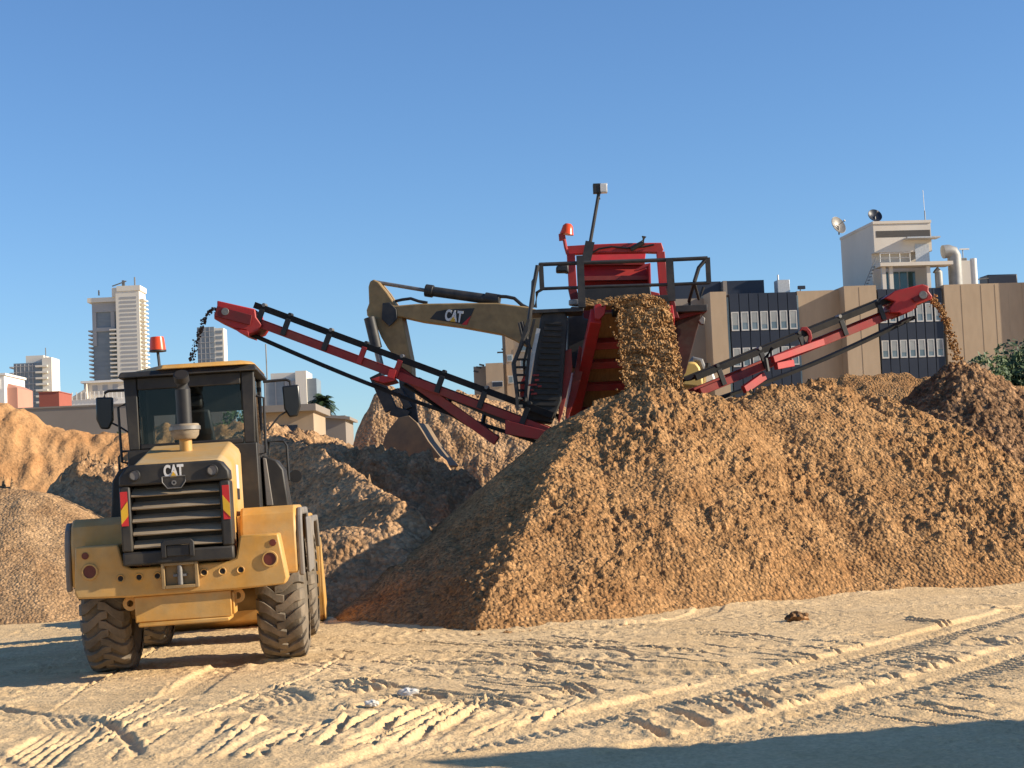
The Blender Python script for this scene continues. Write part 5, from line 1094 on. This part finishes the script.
far(MB().box(x0 - .1, x1 + .1, -.06, .46, z1 + .005, z1 + .12), 'coping', M['concretegrey'], e)
# low building with overhanging flat roof
e, x0, x1, z1 = tower('low_building', 256, 313, 412.5, 95., 6, 'low tan building with a wide flat dark roof behind the loader mirror', M['concrete'])
far(MB().box(x0 - .4, x1 + .25, -.9, 6.5, z1 + .005, z1 + .38), 'roof', M['concretegrey'], e)
f_ = far(MB().box(x0 + .3, x1 - .9, -.06, -.005, z1 - 1.3, z1 - .72), 'opening', M['navy'], e)
e, x0, x1, z1 = tower('low_shed', 313.5, 345, 416, 105., 5, 'low grey shed roof right of the tan building below the palm', M['concretegrey'])
far(MB().loft([(x0 - .2, -.3, z1 + .01), (x1 + .3, -.3, z1 - .28), (x1 + .3, 5, z1 - .28), (x0 - .2, 5, z1 + .01)], [(x0 - .2, -.3, z1 + .2), (x1 + .3, -.3, z1 - .1), (x1 + .3, 5, z1 - .1), (x0 - .2, 5, z1 + .2)]), 'roof', M['concretegrey'], e)

# ------------------------------------------------------------------ trees
def foliage(mb, c, R, n, leaf, rg, squash=.8):
    for k in range(n):
        while True:
            p = Vector((rg.uniform(-1, 1), rg.uniform(-1, 1), rg.uniform(-1, 1)))
            if p.length < 1: break
        p = p.normalized() * (p.length ** .5)
        q = Vector((c[0] + p.x * R, c[1] + p.y * R, c[2] + p.z * R * squash))
        a = Vector((rg.gauss(0, 1), rg.gauss(0, 1), rg.gauss(0, 1))).normalized(); b = a.orthogonal().normalized(); s_ = leaf * rg.uniform(.6, 1.4)
        mb.add([q - a * s_, q + b * s_ * .45, q + a * s_, q - b * s_ * .45], [(0, 1, 2, 3)])
def tree(loc, h, R, label, sd, m_, n=16, leaf=.16, cat='tree', per=170, base=.25):
    rg = random.Random(sd); e = empty('tree', loc, label, cat)
    t = MB(); t.tube([(0, 0, -.1), (.1, 0, h * .25), (-.05, .1, h * .55), (.1, 0, h * .85)], .05 * h * .5 + .06, 8, .04); cr = MB()
    for k in range(n):
        a = rg.uniform(0, 6.28); rr = R * math.sqrt(rg.random()) * .85; z = h * rg.uniform(base, .95)
        rr *= 1.1 - .5 * abs(z / h - .5); c = (rr * math.cos(a), rr * math.sin(a), z)
        t.tube([(0, 0, max(.15 * h, z * .6)), (c[0] * .6, c[1] * .6, z * .85), c], .05, 5, .015)
        foliage(cr, c, R * rg.uniform(.25, .42), per, leaf, rg)
    t.build('trunk', M['bark'], e); cr.build('crown', m_, e)
    return e
p = at(1003, 372, 72.); tree((p.x, 72, 0), 7.0, 2.2, 'bushy green tree behind the gravel cone at the right edge', 3, M['leaf'], 30, .15, per=240)
p = at(1048, 372, 74.); tree((p.x, 74, 0), 7.4, 2.6, 'second tree partly cut by the right edge behind the gravel', 4, M['leafdark'], 26, .14)
p = at(983, 378, 70.); tree((p.x, 70, 0), 6.0, 1.1, 'slender young tree just left of the bushy tree behind the gravel', 5, M['leaf'], 13, .13, base=.4, per=110)
p = at(225, 410, 82.); tree((p.x, 82, 0), 6.2, 2.6, 'green tree seen through the right half of the loader cab rear window', 6, M['leaf'], 26, .17)
p = at(163, 415, 84.); tree((p.x, 84, 0), 5.6, 2.4, 'green tree seen through the left half of the loader cab rear window', 7, M['leafdark'], 22, .17)
p = at(270, 420, 100.); tree((p.x, 100, 0), 5.0, 1.8, 'dark tree beside the low tan building behind the loader cab', 8, M['leafdark'], 14, .18)
p = at(92, 425, 62.)
sb_ = empty('shrub', (p.x, 62, 0), 'dark green shrub on top of the orange bank against the wall', 'shrub'); cr = MB(); rg = random.Random(12)
for k in range(10): foliage(cr, (rg.uniform(-.9, .9), rg.uniform(-.5, .5), 3.6 + rg.uniform(0, .8)), .45, 120, .09, rg)
cr.build('crown', M['leafdark'], sb_); MB().tube([(0, 0, 0), (0, 0, 2), (.1, 0, 3.7)], .08, 6, .03).tube([(0, 0, 2), (-.5, 0, 3.7)], .05, 6).tube([(0, 0, 2), (.6, 0, 3.7)], .05, 6).build('stem', M['bark'], sb_)
# palm
p = at(322, 401, 150.); pm_ = empty('palm_tree', (p.x, 150, 0), 'small palm tree top above the low shed roof', 'palm tree'); fr = MB(); rg = random.Random(2); hz_ = p.z
for k in range(44):
    a = rg.uniform(0, 6.28); el = rg.uniform(-.5, 1.2); L = rg.uniform(1.0, 1.55); pts = []
    for i in range(6):
        t = i / 5; pts.append(Vector((math.cos(a) * L * t * math.cos(el), math.sin(a) * L * t * math.cos(el), hz_ + L * t * math.sin(el) - .7 * t * t)))
    for i in range(5):
        d = (pts[i + 1] - pts[i]).normalized(); s_ = d.cross(Vector((0, 0, 1))).normalized()
        for q in range(3):
            c = pts[i].lerp(pts[i + 1], q / 3)
            for sg in (-1, 1): fr.add([c, c + d * .14, c + s_ * sg * .40 + d * .22 - Vector((0, 0, .12))], [(0, 1, 2)])
fr.build('frond', M['leafdark'], pm_); MB().tube([(0, 0, 0), (.05, 0, hz_ * .5), (0, 0, hz_ + .05)], .2, 8, .14).build('trunk', M['bark'], pm_)
